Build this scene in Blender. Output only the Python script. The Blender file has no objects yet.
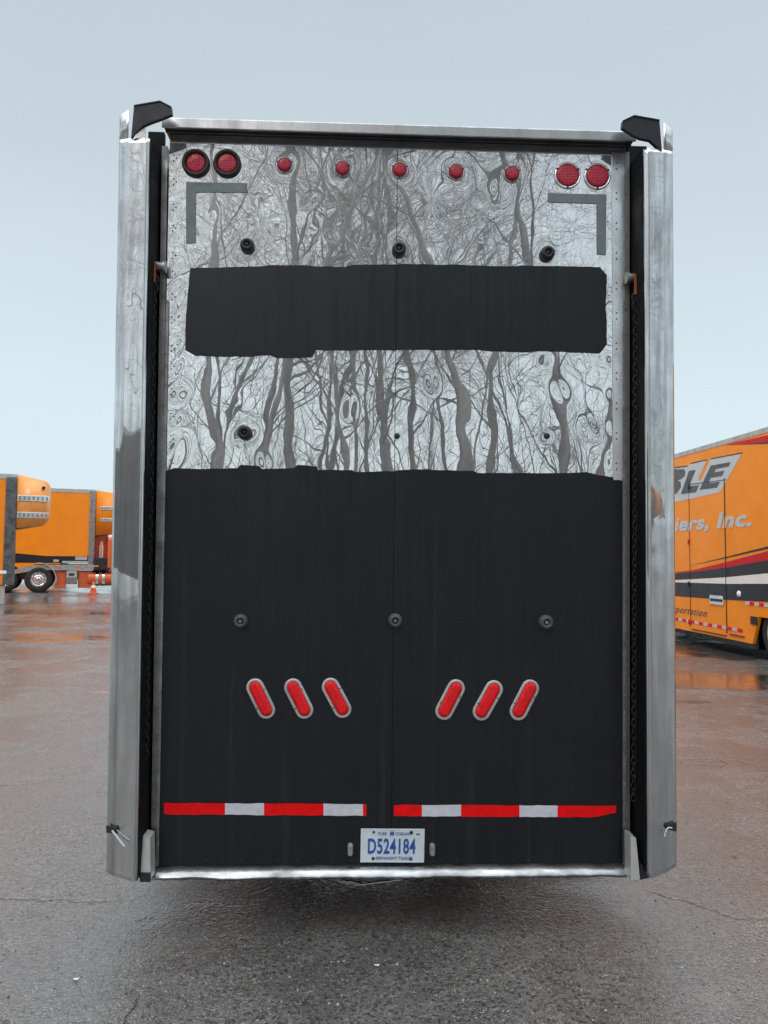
import bpy, bmesh, math, random
from mathutils import Vector, Matrix, noise
R = math.radians
PI = math.pi
sc = bpy.context.scene
C = sc.collection

# ------------------------------------------------------------------ camera
F_PX = 769.0
CAM_H = 1.75
PITCH = math.atan(45.0 / F_PX)
ROLL = R(0.5)
fwd = Vector((0, math.cos(PITCH), math.sin(PITCH)))
up0 = Vector((0, -math.sin(PITCH), math.cos(PITCH)))
rt0 = Vector((1, 0, 0))
RT = rt0 * math.cos(ROLL) + up0 * math.sin(ROLL)
UP = up0 * math.cos(ROLL) - rt0 * math.sin(ROLL)
CAM = Vector((0, 0, CAM_H))
cd = bpy.data.cameras.new('camera')
cd.sensor_fit = 'VERTICAL'; cd.sensor_height = 24.0; cd.lens = 24.0 * F_PX / 1024
cd.clip_start = 0.05; cd.clip_end = 2000
cam = bpy.data.objects.new('camera', cd); C.objects.link(cam)
cam.matrix_world = Matrix(((RT.x, UP.x, -fwd.x, CAM.x), (RT.y, UP.y, -fwd.y, CAM.y), (RT.z, UP.z, -fwd.z, CAM.z), (0, 0, 0, 1)))
sc.camera = cam

# ------------------------------------------------------------------ sky, sun, exposure
W = bpy.data.worlds.new('World'); sc.world = W; W.use_nodes = True
nt = W.node_tree; nt.nodes.clear()
SUN_EL, SUN_ROT = R(38), R(200)
wo = nt.nodes.new('ShaderNodeOutputWorld'); bg = nt.nodes.new('ShaderNodeBackground'); bg.inputs[1].default_value = 0.107
sky = nt.nodes.new('ShaderNodeTexSky'); sky.sky_type = 'NISHITA'; sky.sun_disc = False
sky.sun_elevation = SUN_EL; sky.sun_rotation = SUN_ROT; sky.dust_density = 3
tc = nt.nodes.new('ShaderNodeTexCoord'); sx = nt.nodes.new('ShaderNodeSeparateXYZ')
nt.links.new(tc.outputs['Generated'], sx.inputs[0])
ns = nt.nodes.new('ShaderNodeTexNoise'); ns.inputs['Scale'].default_value = 1.6; ns.inputs['Detail'].default_value = 5
mp = nt.nodes.new('ShaderNodeMapping'); mp.inputs['Scale'].default_value = (1, 1, 2.6)
nt.links.new(tc.outputs['Generated'], mp.inputs[0]); nt.links.new(mp.outputs[0], ns.inputs[0])
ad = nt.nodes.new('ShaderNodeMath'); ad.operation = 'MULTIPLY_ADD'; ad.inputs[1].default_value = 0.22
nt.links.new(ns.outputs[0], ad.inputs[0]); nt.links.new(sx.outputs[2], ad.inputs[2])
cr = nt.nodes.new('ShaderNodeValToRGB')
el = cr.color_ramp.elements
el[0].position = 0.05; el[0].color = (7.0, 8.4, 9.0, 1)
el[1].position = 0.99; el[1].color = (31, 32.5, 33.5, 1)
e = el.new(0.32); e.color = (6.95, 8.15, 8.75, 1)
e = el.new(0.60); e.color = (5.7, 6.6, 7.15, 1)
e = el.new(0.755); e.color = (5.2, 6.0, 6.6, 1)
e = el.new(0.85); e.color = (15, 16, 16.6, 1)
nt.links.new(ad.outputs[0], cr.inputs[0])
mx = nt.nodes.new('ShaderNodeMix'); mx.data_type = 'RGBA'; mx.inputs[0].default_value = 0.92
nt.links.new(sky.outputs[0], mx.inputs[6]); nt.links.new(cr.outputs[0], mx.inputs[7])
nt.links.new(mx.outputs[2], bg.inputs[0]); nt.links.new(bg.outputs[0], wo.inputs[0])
sl = bpy.data.lights.new('sun', 'SUN'); sl.energy = 0.9; sl.angle = R(25); sl.color = (1, .98, .96)
so = bpy.data.objects.new('sun', sl); C.objects.link(so)
so.rotation_euler = (R(52), 0, R(-20))
sc.view_settings.view_transform = 'Standard'; sc.view_settings.look = 'None'
sc.view_settings.exposure = 0; sc.view_settings.gamma = 1; sc.view_settings.use_curve_mapping = False

# ------------------------------------------------------------------ helpers
def ray(px, py):
    return fwd + RT * ((px - 384) / F_PX) + UP * ((512 - py) / F_PX)

def mat(name, col, rough=.5, metal=0.0, **k):
    m = bpy.data.materials.new(name); m.use_nodes = True
    n = m.node_tree; b = n.nodes['Principled BSDF']
    b.inputs['Base Color'].default_value = (*col, 1); b.inputs['Roughness'].default_value = rough
    b.inputs['Metallic'].default_value = metal
    if 'coat' in k: b.inputs['Coat Weight'].default_value = k['coat']; b.inputs['Coat Roughness'].default_value = .08
    if 'spec' in k: b.inputs['Specular IOR Level'].default_value = k['spec']
    v = k.get('vary', 0.12); s = k.get('scale', 6.0); st = k.get('stretch', (1, 1, 1))
    tc = n.nodes.new('ShaderNodeTexCoord'); mp = n.nodes.new('ShaderNodeMapping'); mp.inputs['Scale'].default_value = st
    n.links.new(tc.outputs['Object'], mp.inputs[0])
    nz = n.nodes.new('ShaderNodeTexNoise'); nz.inputs['Scale'].default_value = s; nz.inputs['Detail'].default_value = 6; nz.inputs['Roughness'].default_value = .62
    n.links.new(mp.outputs[0], nz.inputs[0])
    r = n.nodes.new('ShaderNodeValToRGB')
    dirt = k.get('dirt', tuple(c * (1 - 2.2 * v) for c in col))
    r.color_ramp.elements[0].position = .28; r.color_ramp.elements[0].color = (*dirt, 1)
    r.color_ramp.elements[1].position = .62; r.color_ramp.elements[1].color = (*[min(1, c * (1 + v * .4)) for c in col], 1)
    n.links.new(nz.outputs[0], r.inputs[0]); n.links.new(r.outputs[0], b.inputs['Base Color'])
    mr = n.nodes.new('ShaderNodeMapRange'); mr.inputs[1].default_value = .3; mr.inputs[2].default_value = .7
    rv = k.get('rvary', .25)
    mr.inputs[3].default_value = min(1, rough * (1 + rv)); mr.inputs[4].default_value = max(0.01, rough * (1 - rv))
    n.links.new(nz.outputs[0], mr.inputs[0]); n.links.new(mr.outputs[0], b.inputs['Roughness'])
    if k.get('bump'):
        n2 = n.nodes.new('ShaderNodeTexNoise'); n2.inputs['Scale'].default_value = k.get('bscale', 60); n2.inputs['Detail'].default_value = 4
        n.links.new(mp.outputs[0], n2.inputs[0])
        bp = n.nodes.new('ShaderNodeBump'); bp.inputs['Strength'].default_value = k['bump']; bp.inputs['Distance'].default_value = k.get('bdist', .002)
        n.links.new(n2.outputs[0], bp.inputs['Height']); n.links.new(bp.outputs[0], b.inputs['Normal'])
    return m

class MB:
    """collects shapes; build() links them as one mesh object"""
    def __init__(s): s.v = []; s.f = []; s.m = []; s.sm = []
    def add(s, vs, fs, mi=0, smooth=False):
        o = len(s.v); s.v += [Vector(p) for p in vs]
        for f in fs: s.f.append([i + o for i in f]); s.m.append(mi); s.sm.append(smooth)
        return s
    def box(s, lo, hi, bev=0.0, mi=0, seg=2):
        if bev <= 0:
            x0, y0, z0 = lo; x1, y1, z1 = hi
            vs = [(x0,y0,z0),(x1,y0,z0),(x1,y1,z0),(x0,y1,z0),(x0,y0,z1),(x1,y0,z1),(x1,y1,z1),(x0,y1,z1)]
            return s.add(vs, [(0,3,2,1),(4,5,6,7),(0,1,5,4),(1,2,6,5),(2,3,7,6),(3,0,4,7)], mi)
        bm = bmesh.new(); bmesh.ops.create_cube(bm, size=1)
        for v in bm.verts:
            v.co = Vector(((lo[i] + hi[i]) / 2 + v.co[i] * (hi[i] - lo[i]) for i in range(3)))
        bmesh.ops.bevel(bm, geom=bm.edges[:], offset=bev, segments=seg, affect='EDGES', profile=.5)
        bm.verts.index_update()
        s.add([v.co for v in bm.verts], [[v.index for v in f.verts] for f in bm.faces], mi, seg > 2); bm.free(); return s
    def prism(s, pts, n, t, mi=0):
        """polygon pts (3D, planar) extruded by vector n*t"""
        k = len(pts); n = Vector(n) * t
        a = [Vector(p) for p in pts]; b = [p + n for p in a]
        fs = [list(range(k)), list(range(2 * k - 1, k - 1, -1))] + [(i, i + k, (i + 1) % k + k, (i + 1) % k) for i in range(k)]
        return s.add(a + b, fs, mi)
    def cyl(s, a, b, r0, r1=None, n=16, mi=0, cap=True, smooth=True):
        a = Vector(a); b = Vector(b); r1 = r0 if r1 is None else r1
        d = (b - a).normalized(); u = d.orthogonal().normalized(); w = d.cross(u)
        vs = []
        for (p, r) in ((a, r0), (b, r1)):
            for i in range(n):
                t = 2 * PI * i / n; vs.append(p + u * (r * math.cos(t)) + w * (r * math.sin(t)))
        s.add(vs, [(i, (i + 1) % n, n + (i + 1) % n, n + i) for i in range(n)], mi, smooth)
        if cap: s.add(vs[:n], [list(range(n - 1, -1, -1))], mi); s.add(vs[n:], [list(range(n))], mi)
        return s
    def lathe(s, c, ax, prof, n=32, mi=0, smooth=True):
        """prof: list of (radius, height along ax)"""
        c = Vector(c); d = Vector(ax).normalized(); u = d.orthogonal().normalized(); w = d.cross(u)
        vs = []
        for (r, h) in prof:
            for i in range(n):
                t = 2 * PI * i / n; vs.append(c + d * h + u * (r * math.cos(t)) + w * (r * math.sin(t)))
        fs = []
        for j in range(len(prof) - 1):
            for i in range(n): fs.append((j*n+i, j*n+(i+1)%n, (j+1)*n+(i+1)%n, (j+1)*n+i))
        return s.add(vs, fs, mi, smooth)
    def torus(s, c, ax, R0, r, sx=1.0, ex=None, n=16, k=6, mi=0):
        c = Vector(c); d = Vector(ax).normalized(); u = Vector(ex).normalized() if ex else d.orthogonal().normalized(); w = d.cross(u)
        vs = []
        for i in range(n):
            t = 2 * PI * i / n; o = u * (math.cos(t) * sx) + w * math.sin(t); rad = (u * math.cos(t) + w * math.sin(t))
            for j in range(k):
                q = 2 * PI * j / k; vs.append(c + o * R0 + rad * (r * math.cos(q)) + d * (r * math.sin(q)))
        fs = [(i*k+j, ((i+1)%n)*k+j, ((i+1)%n)*k+(j+1)%k, i*k+(j+1)%k) for i in range(n) for j in range(k)]
        return s.add(vs, fs, mi, True)
    def tube(s, pts, r, n=8, mi=0):
        for a, b in zip(pts, pts[1:]): s.cyl(a, b, r, r, n, mi)
        return s
    def xf(s, M): s.v = [M @ p for p in s.v]; return s
    def build(s, name, mats, parent=None, world=False):
        me = bpy.data.meshes.new(name)
        v = s.v
        if world and parent is not None:
            I = parent.matrix_basis.inverted(); v = [I @ p for p in v]
        me.from_pydata([tuple(p) for p in v], [], s.f)
        for m in (mats if isinstance(mats, (list, tuple)) else [mats]): me.materials.append(m)
        me.polygons.foreach_set('material_index', s.m); me.polygons.foreach_set('use_smooth', s.sm)
        bm = bmesh.new(); bm.from_mesh(me); bmesh.ops.recalc_face_normals(bm, faces=bm.faces[:]); bm.to_mesh(me); bm.free()
        me.update()
        o = bpy.data.objects.new(name, me); C.objects.link(o)
        if parent is not None: o.parent = parent
        return o

def tag(o, label=None, cat=None, group=None, kind=None):
    if label: o['label'] = label
    if cat: o['category'] = cat
    if group: o['group'] = group
    if kind: o['kind'] = kind
    return o

def empty(name, loc=(0, 0, 0), M=None):
    o = bpy.data.objects.new(name, None); C.objects.link(o); o.empty_display_size = .3
    o.matrix_basis = M if M is not None else Matrix.Translation(loc)
    return o

def copy_tree(o, parent=None):
    c = o.copy(); C.objects.link(c)
    if parent is not None: c.parent = parent
    for ch in [x for x in bpy.data.objects if x.parent == o and x is not c]: copy_tree(ch, c)
    return c

def text(name, body, size, material, parent, M, xs=1.0, shear=0.0, off=0.0, depth=.0008, space=1.0):
    cu = bpy.data.curves.new(name, 'FONT'); cu.body = body; cu.size = size; cu.shear = shear; cu.offset = off
    cu.extrude = depth; cu.space_character = space; cu.resolution_u = 3
    t = bpy.data.objects.new(name, cu); C.objects.link(t)
    me = bpy.data.meshes.new_from_object(t.evaluated_get(bpy.context.evaluated_depsgraph_get()))
    bpy.data.objects.remove(t)
    me.transform(M @ Matrix.Diagonal((xs, 1, 1, 1)))
    me.materials.clear(); me.materials.append(material)
    o = bpy.data.objects.new(name, me); C.objects.link(o); o.parent = parent
    return o

# ------------------------------------------------------------------ materials
def steel_mat(name, col=(.80, .81, .82), rough=.06, streak=.35, grime=.25, zlow=None, haze=.22):
    m = bpy.data.materials.new(name); m.use_nodes = True; n = m.node_tree; b = n.nodes['Principled BSDF']; L_ = n.links.new
    b.inputs['Metallic'].default_value = 1
    tc = n.nodes.new('ShaderNodeTexCoord')
    mp = n.nodes.new('ShaderNodeMapping'); mp.inputs['Scale'].default_value = (1, 1, .07); L_(tc.outputs['Object'], mp.inputs[0])
    st = n.nodes.new('ShaderNodeTexNoise'); st.inputs['Scale'].default_value = 45; st.inputs['Detail'].default_value = 6; L_(mp.outputs[0], st.inputs[0])
    gr = n.nodes.new('ShaderNodeTexNoise'); gr.inputs['Scale'].default_value = 3.5; gr.inputs['Detail'].default_value = 8; gr.inputs['Roughness'].default_value = .7; L_(tc.outputs['Object'], gr.inputs[0])
    fine = n.nodes.new('ShaderNodeTexNoise'); fine.inputs['Scale'].default_value = 220; fine.inputs['Detail'].default_value = 3; L_(tc.outputs['Object'], fine.inputs[0])
    a = n.nodes.new('ShaderNodeMath'); a.operation = 'MULTIPLY'; L_(st.outputs[0], a.inputs[0]); L_(gr.outputs[0], a.inputs[1])
    rp = n.nodes.new('ShaderNodeMapRange'); rp.inputs[1].default_value = .14; rp.inputs[2].default_value = .36; L_(a.outputs[0], rp.inputs[0])
    src = rp.outputs[0]
    if zlow:
        sx = n.nodes.new('ShaderNodeSeparateXYZ'); L_(tc.outputs['Object'], sx.inputs[0])
        z = n.nodes.new('ShaderNodeMapRange'); z.inputs[1].default_value = zlow[0]; z.inputs[2].default_value = zlow[1]; z.inputs[3].default_value = 1; z.inputs[4].default_value = 0
        L_(sx.outputs[2], z.inputs[0])
        mz = n.nodes.new('ShaderNodeMath'); mz.operation = 'MULTIPLY_ADD'; mz.inputs[1].default_value = -.75; mz.inputs[2].default_value = 1; L_(z.outputs[0], mz.inputs[0])
        mm = n.nodes.new('ShaderNodeMath'); mm.operation = 'MULTIPLY'; L_(rp.outputs[0], mm.inputs[0]); L_(mz.outputs[0], mm.inputs[1]); src = mm.outputs[0]
    c = n.nodes.new('ShaderNodeMix'); c.data_type = 'RGBA'; L_(src, c.inputs[0])
    c.inputs[6].default_value = (*[x * (1 - grime) for x in (col[0], col[1] * .97, col[2] * .94)], 1); c.inputs[7].default_value = (*col, 1)
    L_(c.outputs[2], b.inputs['Base Color'])
    r = n.nodes.new('ShaderNodeMapRange'); r.inputs[3].default_value = rough * (1 + streak * 4); r.inputs[4].default_value = rough; L_(src, r.inputs[0])
    L_(r.outputs[0], b.inputs['Roughness'])
    bp = n.nodes.new('ShaderNodeBump'); bp.inputs['Strength'].default_value = .04 if rough > .05 else .0; bp.inputs['Distance'].default_value = .0004
    L_(fine.outputs[0], bp.inputs['Height']); L_(bp.outputs[0], b.inputs['Normal'])
    h = n.nodes.new('ShaderNodeBsdfPrincipled'); h.inputs['Metallic'].default_value = 1; h.inputs['Roughness'].default_value = .42; L_(c.outputs[2], h.inputs['Base Color'])
    ms = n.nodes.new('ShaderNodeMixShader'); fac = n.nodes.new('ShaderNodeMapRange'); fac.inputs[3].default_value = haze * 1.5; fac.inputs[4].default_value = haze; L_(src, fac.inputs[0]); L_(fac.outputs[0], ms.inputs[0])
    L_(b.outputs[0], ms.inputs[1]); L_(h.outputs[0], ms.inputs[2]); L_(ms.outputs[0], n.nodes['Material Output'].inputs['Surface'])
    return m

STEEL = steel_mat('polished_steel', (.90, .90, .91), .003, .6, .12, None, .13)
POST = steel_mat('post_steel', (.78, .79, .81), .010, .6, .42, (.2, 2.6), .24)
ALU = mat('dull_aluminium', (.50, .50, .50), .34, 1, vary=.18, scale=9, stretch=(1, 1, .3), bump=.3)
ALUD = mat('dirty_aluminium', (.42, .41, .40), .45, 1, vary=.25, scale=12, bump=.4)
BRIGHT = mat('bright_aluminium', (.33, .34, .35), .3, 1, vary=.25, scale=14, stretch=(.5, 1, 1), bump=.3)
CHROME = mat('chrome', (.82, .82, .83), .09, 1, vary=.08)
DARKSTEEL = mat('dark_painted_steel', (.018, .02, .026), .5, 0, vary=.25, bump=.3)
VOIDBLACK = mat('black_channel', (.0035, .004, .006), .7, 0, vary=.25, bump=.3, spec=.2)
CAPM = mat('cap_plate', (.012, .014, .022), .5, .2, vary=.25, bump=.3)
RUBBER = mat('black_rubber', (.014, .014, .015), .55, 0, bump=.4)
GREYRUB = mat('grey_rubber', (.07, .072, .075), .6, 0, bump=.4)
TAPE = mat('grey_tape', (.17, .195, .20), .55, 0, vary=.08, scale=20, bump=.3)
REDT = mat('red_reflective', (.84, .004, .006), .45, 0, spec=.2, vary=.1, scale=30, bump=.25, bscale=300)
WHITET = mat('white_reflective', (.60, .60, .66), .38, 0, vary=.08, scale=30, bump=.25, bscale=300)
RUST = mat('orange_strap', (.42, .09, .025), .7, 0, vary=.2)
CHAIN = mat('chain_steel', (.035, .033, .033), .6, .5, vary=.3, scale=30)
PLATEW = mat('plate_white', (.62, .67, .72), .35, 0, vary=.06)
PLATEB = mat('plate_blue', (.02, .09, .38), .4, 0)
ORANGE = mat('orange_paint', (.92, .27, .018), .32, 0, vary=.05, scale=2, spec=.3)
ORANGEB = mat('orange_paint_bright', (1.0, .31, .004), .32, 0, vary=.04, scale=2, spec=.2)
ORRED = mat('red_orange_paint', (.68, .13, .035), .3, 0, vary=.1, coat=.4)
SILV = mat('silver_lettering', (.55, .60, .62), .35, 0, vary=.04)
DKGREY = mat('dark_lettering', (.065, .08, .09), .4, 0, vary=.06)
BLK = mat('black_stripe', (.022, .026, .034), .35, 0, vary=.1, spec=.25)
REDS = mat('red_stripe', (.62, .012, .02), .35, 0, vary=.05, spec=.15)
WHT = mat('white_stripe', (.85, .88, .88), .35, 0, vary=.04)
TYRE = mat('tyre_rubber', (.022, .022, .022), .75, 0, vary=.2, bump=.5)
GLASSD = mat('dark_glass', (.02, .025, .03), .08, 0)
PALE = mat('pale_panel', (.50, .50, .48), .45, .3, vary=.12)
BLUET = mat('blue_script', (.05, .06, .12), .4, 0)

def lens_mat(name, base, cell):
    m = mat(name, base, .3, 0, vary=.1, scale=30)
    n = m.node_tree; b = n.nodes['Principled BSDF']
    tc = n.nodes.new('ShaderNodeTexCoord'); v = n.nodes.new('ShaderNodeTexVoronoi'); v.inputs['Scale'].default_value = cell; v.inputs['Randomness'].default_value = .25
    n.links.new(tc.outputs['Object'], v.inputs[0])
    bp = n.nodes.new('ShaderNodeBump'); bp.inputs['Strength'].default_value = .8; bp.inputs['Distance'].default_value = .003
    n.links.new(v.outputs[0], bp.inputs['Height']); n.links.new(bp.outputs[0], b.inputs['Normal'])
    b.inputs['Specular IOR Level'].default_value = .3
    return m
def led(m, cell):
    n = m.node_tree; b = n.nodes['Principled BSDF']; b.inputs['Coat Weight'].default_value = .35; b.inputs['Coat Roughness'].default_value = .05
    tc = n.nodes.new('ShaderNodeTexCoord'); v = n.nodes.new('ShaderNodeTexVoronoi'); v.inputs['Scale'].default_value = cell; v.inputs['Randomness'].default_value = .2
    n.links.new(tc.outputs['Object'], v.inputs[0]); r = n.nodes.new('ShaderNodeValToRGB'); n.links.new(v.outputs['Distance'], r.inputs[0])
    r.color_ramp.elements[0].position = .2; r.color_ramp.elements[0].color = (.72, .02, .06, 1); r.color_ramp.elements[1].position = .6; r.color_ramp.elements[1].color = (.20, .002, .012, 1)
    n.links.new(r.outputs[0], b.inputs['Base Color'])
LENS = lens_mat('red_lens', (.60, .010, .03), 130)
LENSO = lens_mat('red_oval_lens', (.85, .006, .012), 260)
led(LENS, 130)
CLEAR = mat('clear_lens', (.30, .31, .32), .12, .2, coat=.5)

def black_coat():
    m = bpy.data.materials.new('black_coating'); m.use_nodes = True; n = m.node_tree; b = n.nodes['Principled BSDF']; L_ = n.links.new
    tc = n.nodes.new('ShaderNodeTexCoord')
    mp = n.nodes.new('ShaderNodeMapping'); mp.inputs['Scale'].default_value = (1, 1, .045); L_(tc.outputs['Object'], mp.inputs[0])
    a = n.nodes.new('ShaderNodeTexNoise'); a.inputs['Scale'].default_value = 60; a.inputs['Detail'].default_value = 5; L_(mp.outputs[0], a.inputs[0])
    c = n.nodes.new('ShaderNodeTexNoise'); c.inputs['Scale'].default_value = 2.2; c.inputs['Detail'].default_value = 7; c.inputs['Roughness'].default_value = .65; L_(tc.outputs['Object'], c.inputs[0])
    mu = n.nodes.new('ShaderNodeMath'); mu.operation = 'MULTIPLY'; L_(a.outputs[0], mu.inputs[0]); L_(c.outputs[0], mu.inputs[1])
    r = n.nodes.new('ShaderNodeValToRGB'); L_(mu.outputs[0], r.inputs[0])
    r.color_ramp.elements[0].position = .14; r.color_ramp.elements[0].color = (.0040, .0056, .0080, 1)
    r.color_ramp.elements[1].position = .42; r.color_ramp.elements[1].color = (.0062, .0084, .0120, 1)
    L_(r.outputs[0], b.inputs['Base Color'])
    q = n.nodes.new('ShaderNodeMapRange'); q.inputs[1].default_value = .15; q.inputs[2].default_value = .4; q.inputs[3].default_value = .36; q.inputs[4].default_value = .5
    L_(mu.outputs[0], q.inputs[0]); L_(q.outputs[0], b.inputs['Roughness'])
    b.inputs['Specular IOR Level'].default_value = .42
    # run-off stains below the three lower stops
    sx = n.nodes.new('ShaderNodeSeparateXYZ'); L_(tc.outputs['Object'], sx.inputs[0]); acc = None
    def mth(op, x, y):
        t = n.nodes.new('ShaderNodeMath'); t.operation = op
        for i, v in enumerate((x, y)):
            if isinstance(v, (int, float)): t.inputs[i].default_value = v
            else: L_(v, t.inputs[i])
        return t.outputs[0]
    for x0, w0, zt0 in ((-.70, .016, 1.40), (.01, .022, 1.40), (.70, .016, 1.40), (-.45, .03, .95), (.42, .035, .95), (-.93, .02, 1.9), (.25, .012, 2.0)):
        dx = mth('ABSOLUTE', mth('ADD', mth('SUBTRACT', sx.outputs[0], x0), mth('MULTIPLY', mth('SUBTRACT', c.outputs[0], .5), .05)), 0)
        k = n.nodes.new('ShaderNodeMapRange'); L_(dx, k.inputs[0]); k.inputs[1].default_value = w0; k.inputs[2].default_value = 0
        z = n.nodes.new('ShaderNodeMapRange'); L_(sx.outputs[2], z.inputs[0]); z.inputs[1].default_value = zt0; z.inputs[2].default_value = zt0 - .25
        q_ = mth('MULTIPLY', k.outputs[0], z.outputs[0]); acc = q_ if acc is None else mth('MAXIMUM', acc, q_)
    st = mth('MULTIPLY', acc, mth('MULTIPLY', a.outputs[0], .7))
    mc = n.nodes.new('ShaderNodeMix'); mc.data_type = 'RGBA'; L_(st, mc.inputs[0]); L_(r.outputs[0], mc.inputs[6]); mc.inputs[7].default_value = (.022, .021, .020, 1)
    L_(mc.outputs[2], b.inputs['Base Color'])
    f = n.nodes.new('ShaderNodeTexNoise'); f.inputs['Scale'].default_value = 350; f.inputs['Detail'].default_value = 3; L_(tc.outputs['Object'], f.inputs[0])
    bp = n.nodes.new('ShaderNodeBump'); bp.inputs['Strength'].default_value = .45; bp.inputs['Distance'].default_value = .001
    L_(f.outputs[0], bp.inputs['Height']); L_(bp.outputs[0], b.inputs['Normal'])
    return m
COAT = black_coat()

# ------------------------------------------------------------------ ground
def sstep(t):
    t = max(0, min(1, t)); return t * t * (3 - 2 * t)
def gz(x, y):
    return .29 * sstep((y - 6) / 16) * sstep((-x - 1) / 8)

def gpt(px, py):
    d = ray(px, py); t = -CAM_H / d.z
    for _ in range(8):
        p = CAM + d * t; t = (gz(p.x, p.y) - CAM_H) / d.z
    return CAM + d * t

def ground_mat():
    m = bpy.data.materials.new('wet_asphalt'); m.use_nodes = True; n = m.node_tree; b = n.nodes['Principled BSDF']; L_ = n.links.new
    geo = n.nodes.new('ShaderNodeNewGeometry'); P = geo.outputs['Position']
    def noi(scale, det=4, rough=.6, vec=P):
        t = n.nodes.new('ShaderNodeTexNoise'); t.inputs['Scale'].default_value = scale; t.inputs['Detail'].default_value = det; t.inputs['Roughness'].default_value = rough; L_(vec, t.inputs[0]); return t.outputs[0]
    def math_(op, a, b_, c=None):
        t = n.nodes.new('ShaderNodeMath'); t.operation = op
        for i, v in enumerate((a, b_, c)):
            if v is None: continue
            if isinstance(v, (int, float)): t.inputs[i].default_value = v
            else: L_(v, t.inputs[i])
        return t.outputs[0]
    def mr(v, a, b_, c=0, d=1):
        t = n.nodes.new('ShaderNodeMapRange'); L_(v, t.inputs[0])
        for i, q in enumerate((a, b_, c, d)): t.inputs[i + 1].default_value = q
        return t.outputs[0]
    def mixc(f, a, c):
        t = n.nodes.new('ShaderNodeMix'); t.data_type = 'RGBA'
        for i, v in ((0, f), (6, a), (7, c)):
            if isinstance(v, tuple): t.inputs[i].default_value = (*v, 1)
            elif isinstance(v, float): t.inputs[i].default_value = v
            else: L_(v, t.inputs[i])
        return t.outputs[2]
    # aggregate stones
    v1 = n.nodes.new('ShaderNodeTexVoronoi'); v1.inputs['Scale'].default_value = 80; L_(P, v1.inputs[0])
    v2 = n.nodes.new('ShaderNodeTexVoronoi'); v2.inputs['Scale'].default_value = 150; L_(P, v2.inputs[0])
    sep = n.nodes.new('ShaderNodeSeparateColor'); L_(v1.outputs['Color'], sep.inputs[0])
    sep2 = n.nodes.new('ShaderNodeSeparateColor'); L_(v2.outputs['Color'], sep2.inputs[0])
    big = noi(.55, 6); mid = noi(4.5, 6, .65); fine = noi(160, 3)
    base = mixc(mr(big, .35, .65), (.088, .082, .076), (.142, .136, .130))
    base = mixc(math_('MULTIPLY', mr(mid, .35, .7), .45), base, (.195, .19, .183))
    base = mixc(mr(sep.outputs[0], .45, .95, .0, .95), base, (.022, .019, .017))
    hi = math_('MULTIPLY', mr(sep2.outputs[1], .72, .9), mr(v2.outputs['Distance'], .45, .2))
    base = mixc(math_('MULTIPLY', hi, .8), base, (.44, .41, .36))
    hi2 = math_('MULTIPLY', mr(sep.outputs[1], .93, .96), mr(v1.outputs['Distance'], .45, .25))
    base = mixc(math_('MULTIPLY', hi2, .8), base, (.42, .40, .36))
    # reddish mud carried by wheels
    def blob(px, py, rx, ry, rot=0, warp=.5, ws=2.0, pw=None):
        c = pw if pw else gpt(px, py)
        mp = n.nodes.new('ShaderNodeMapping'); mp.vector_type = 'TEXTURE'
        mp.inputs['Location'].default_value = (c[0], c[1], 0); mp.inputs['Rotation'].default_value = (0, 0, rot); mp.inputs['Scale'].default_value = (rx, ry, 1000)
        L_(P, mp.inputs[0])
        ln = n.nodes.new('ShaderNodeVectorMath'); ln.operation = 'LENGTH'; L_(mp.outputs[0], ln.inputs[0])
        d = math_('ADD', ln.outputs['Value'], math_('MULTIPLY_ADD', noi(ws, 5), warp * 2, -warp))
        return d
    def soft(d, a=1.0, b_=.6): return mr(d, a, b_)
    mud = None
    for args in ((722, 770, .55, 1.9, -.75, .8, 3), (700, 735, .9, .7, 0, .7, 3), (60, 668, 1.0, .5, .3, .8, 2)):
        k = soft(blob(*args), 1.1, .3); mud = k if mud is None else math_('MAXIMUM', mud, k)
    base = mixc(math_('MULTIPLY', mud, .17), base, (.20, .10, .065))
    pale = soft(blob(628, 912, .045, .05, 0, .5, 12), 1.1, .6)
    pale = math_('MAXIMUM', pale, math_('MULTIPLY', soft(blob(715, 1000, .10, .10, 0, .6, 9), 1.1, .4), .35))
    base = mixc(math_('MULTIPLY', pale, .7), base, (.38, .33, .26))
    # wetness
    wet = mr(noi(1.1, 7, .68), .45, .56)
    pud = None
    for args in ((95, 638, 1.6, .30, .0, .55, 2.0), (30, 612, 2.6, .7, .1, .6, 1.0), (10, 640, 1.4, .12, .1, .6, 2.0), (96, 692, .3, .06, .0, .4, 4), (700, 680, 1.6, .9, -.1, .5, 1.4), (720, 650, 2.2, 1.7, .1, .5, 1.0),
                 (690, 702, .4, .12, 0, .4, 4)):
        k = soft(blob(*args), 1.05, .85); pud = k if pud is None else math_('MAXIMUM', pud, k)
    damp = None
    for args in ((180, 915, .45, .22, .15, .6, 4), (640, 905, .35, .3, -.2, .7, 4), (600, 890, .4, .12, 0, .6, 5), (60, 600, 4, 2.2, 0, .7, .7)):
        k = soft(blob(*args), 1.2, .5); damp = k if damp is None else math_('MAXIMUM', damp, k)
    streaks = mr(noi(2.3, 7, .7), .52, .66)
    wetall = math_('MAXIMUM', math_('MULTIPLY', wet, .8), math_('MAXIMUM', damp, math_('MULTIPLY', streaks, .35)))
    dark = mixc(math_('MULTIPLY', math_('MAXIMUM', wetall, pud), .6), base, (.028, .025, .022))
    # cracks
    ck = n.nodes.new('ShaderNodeTexVoronoi'); ck.feature = 'DISTANCE_TO_EDGE'; ck.inputs['Scale'].default_value = .38
    wv = n.nodes.new('ShaderNodeVectorMath'); wv.operation = 'ADD'; L_(P, wv.inputs[0])
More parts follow.
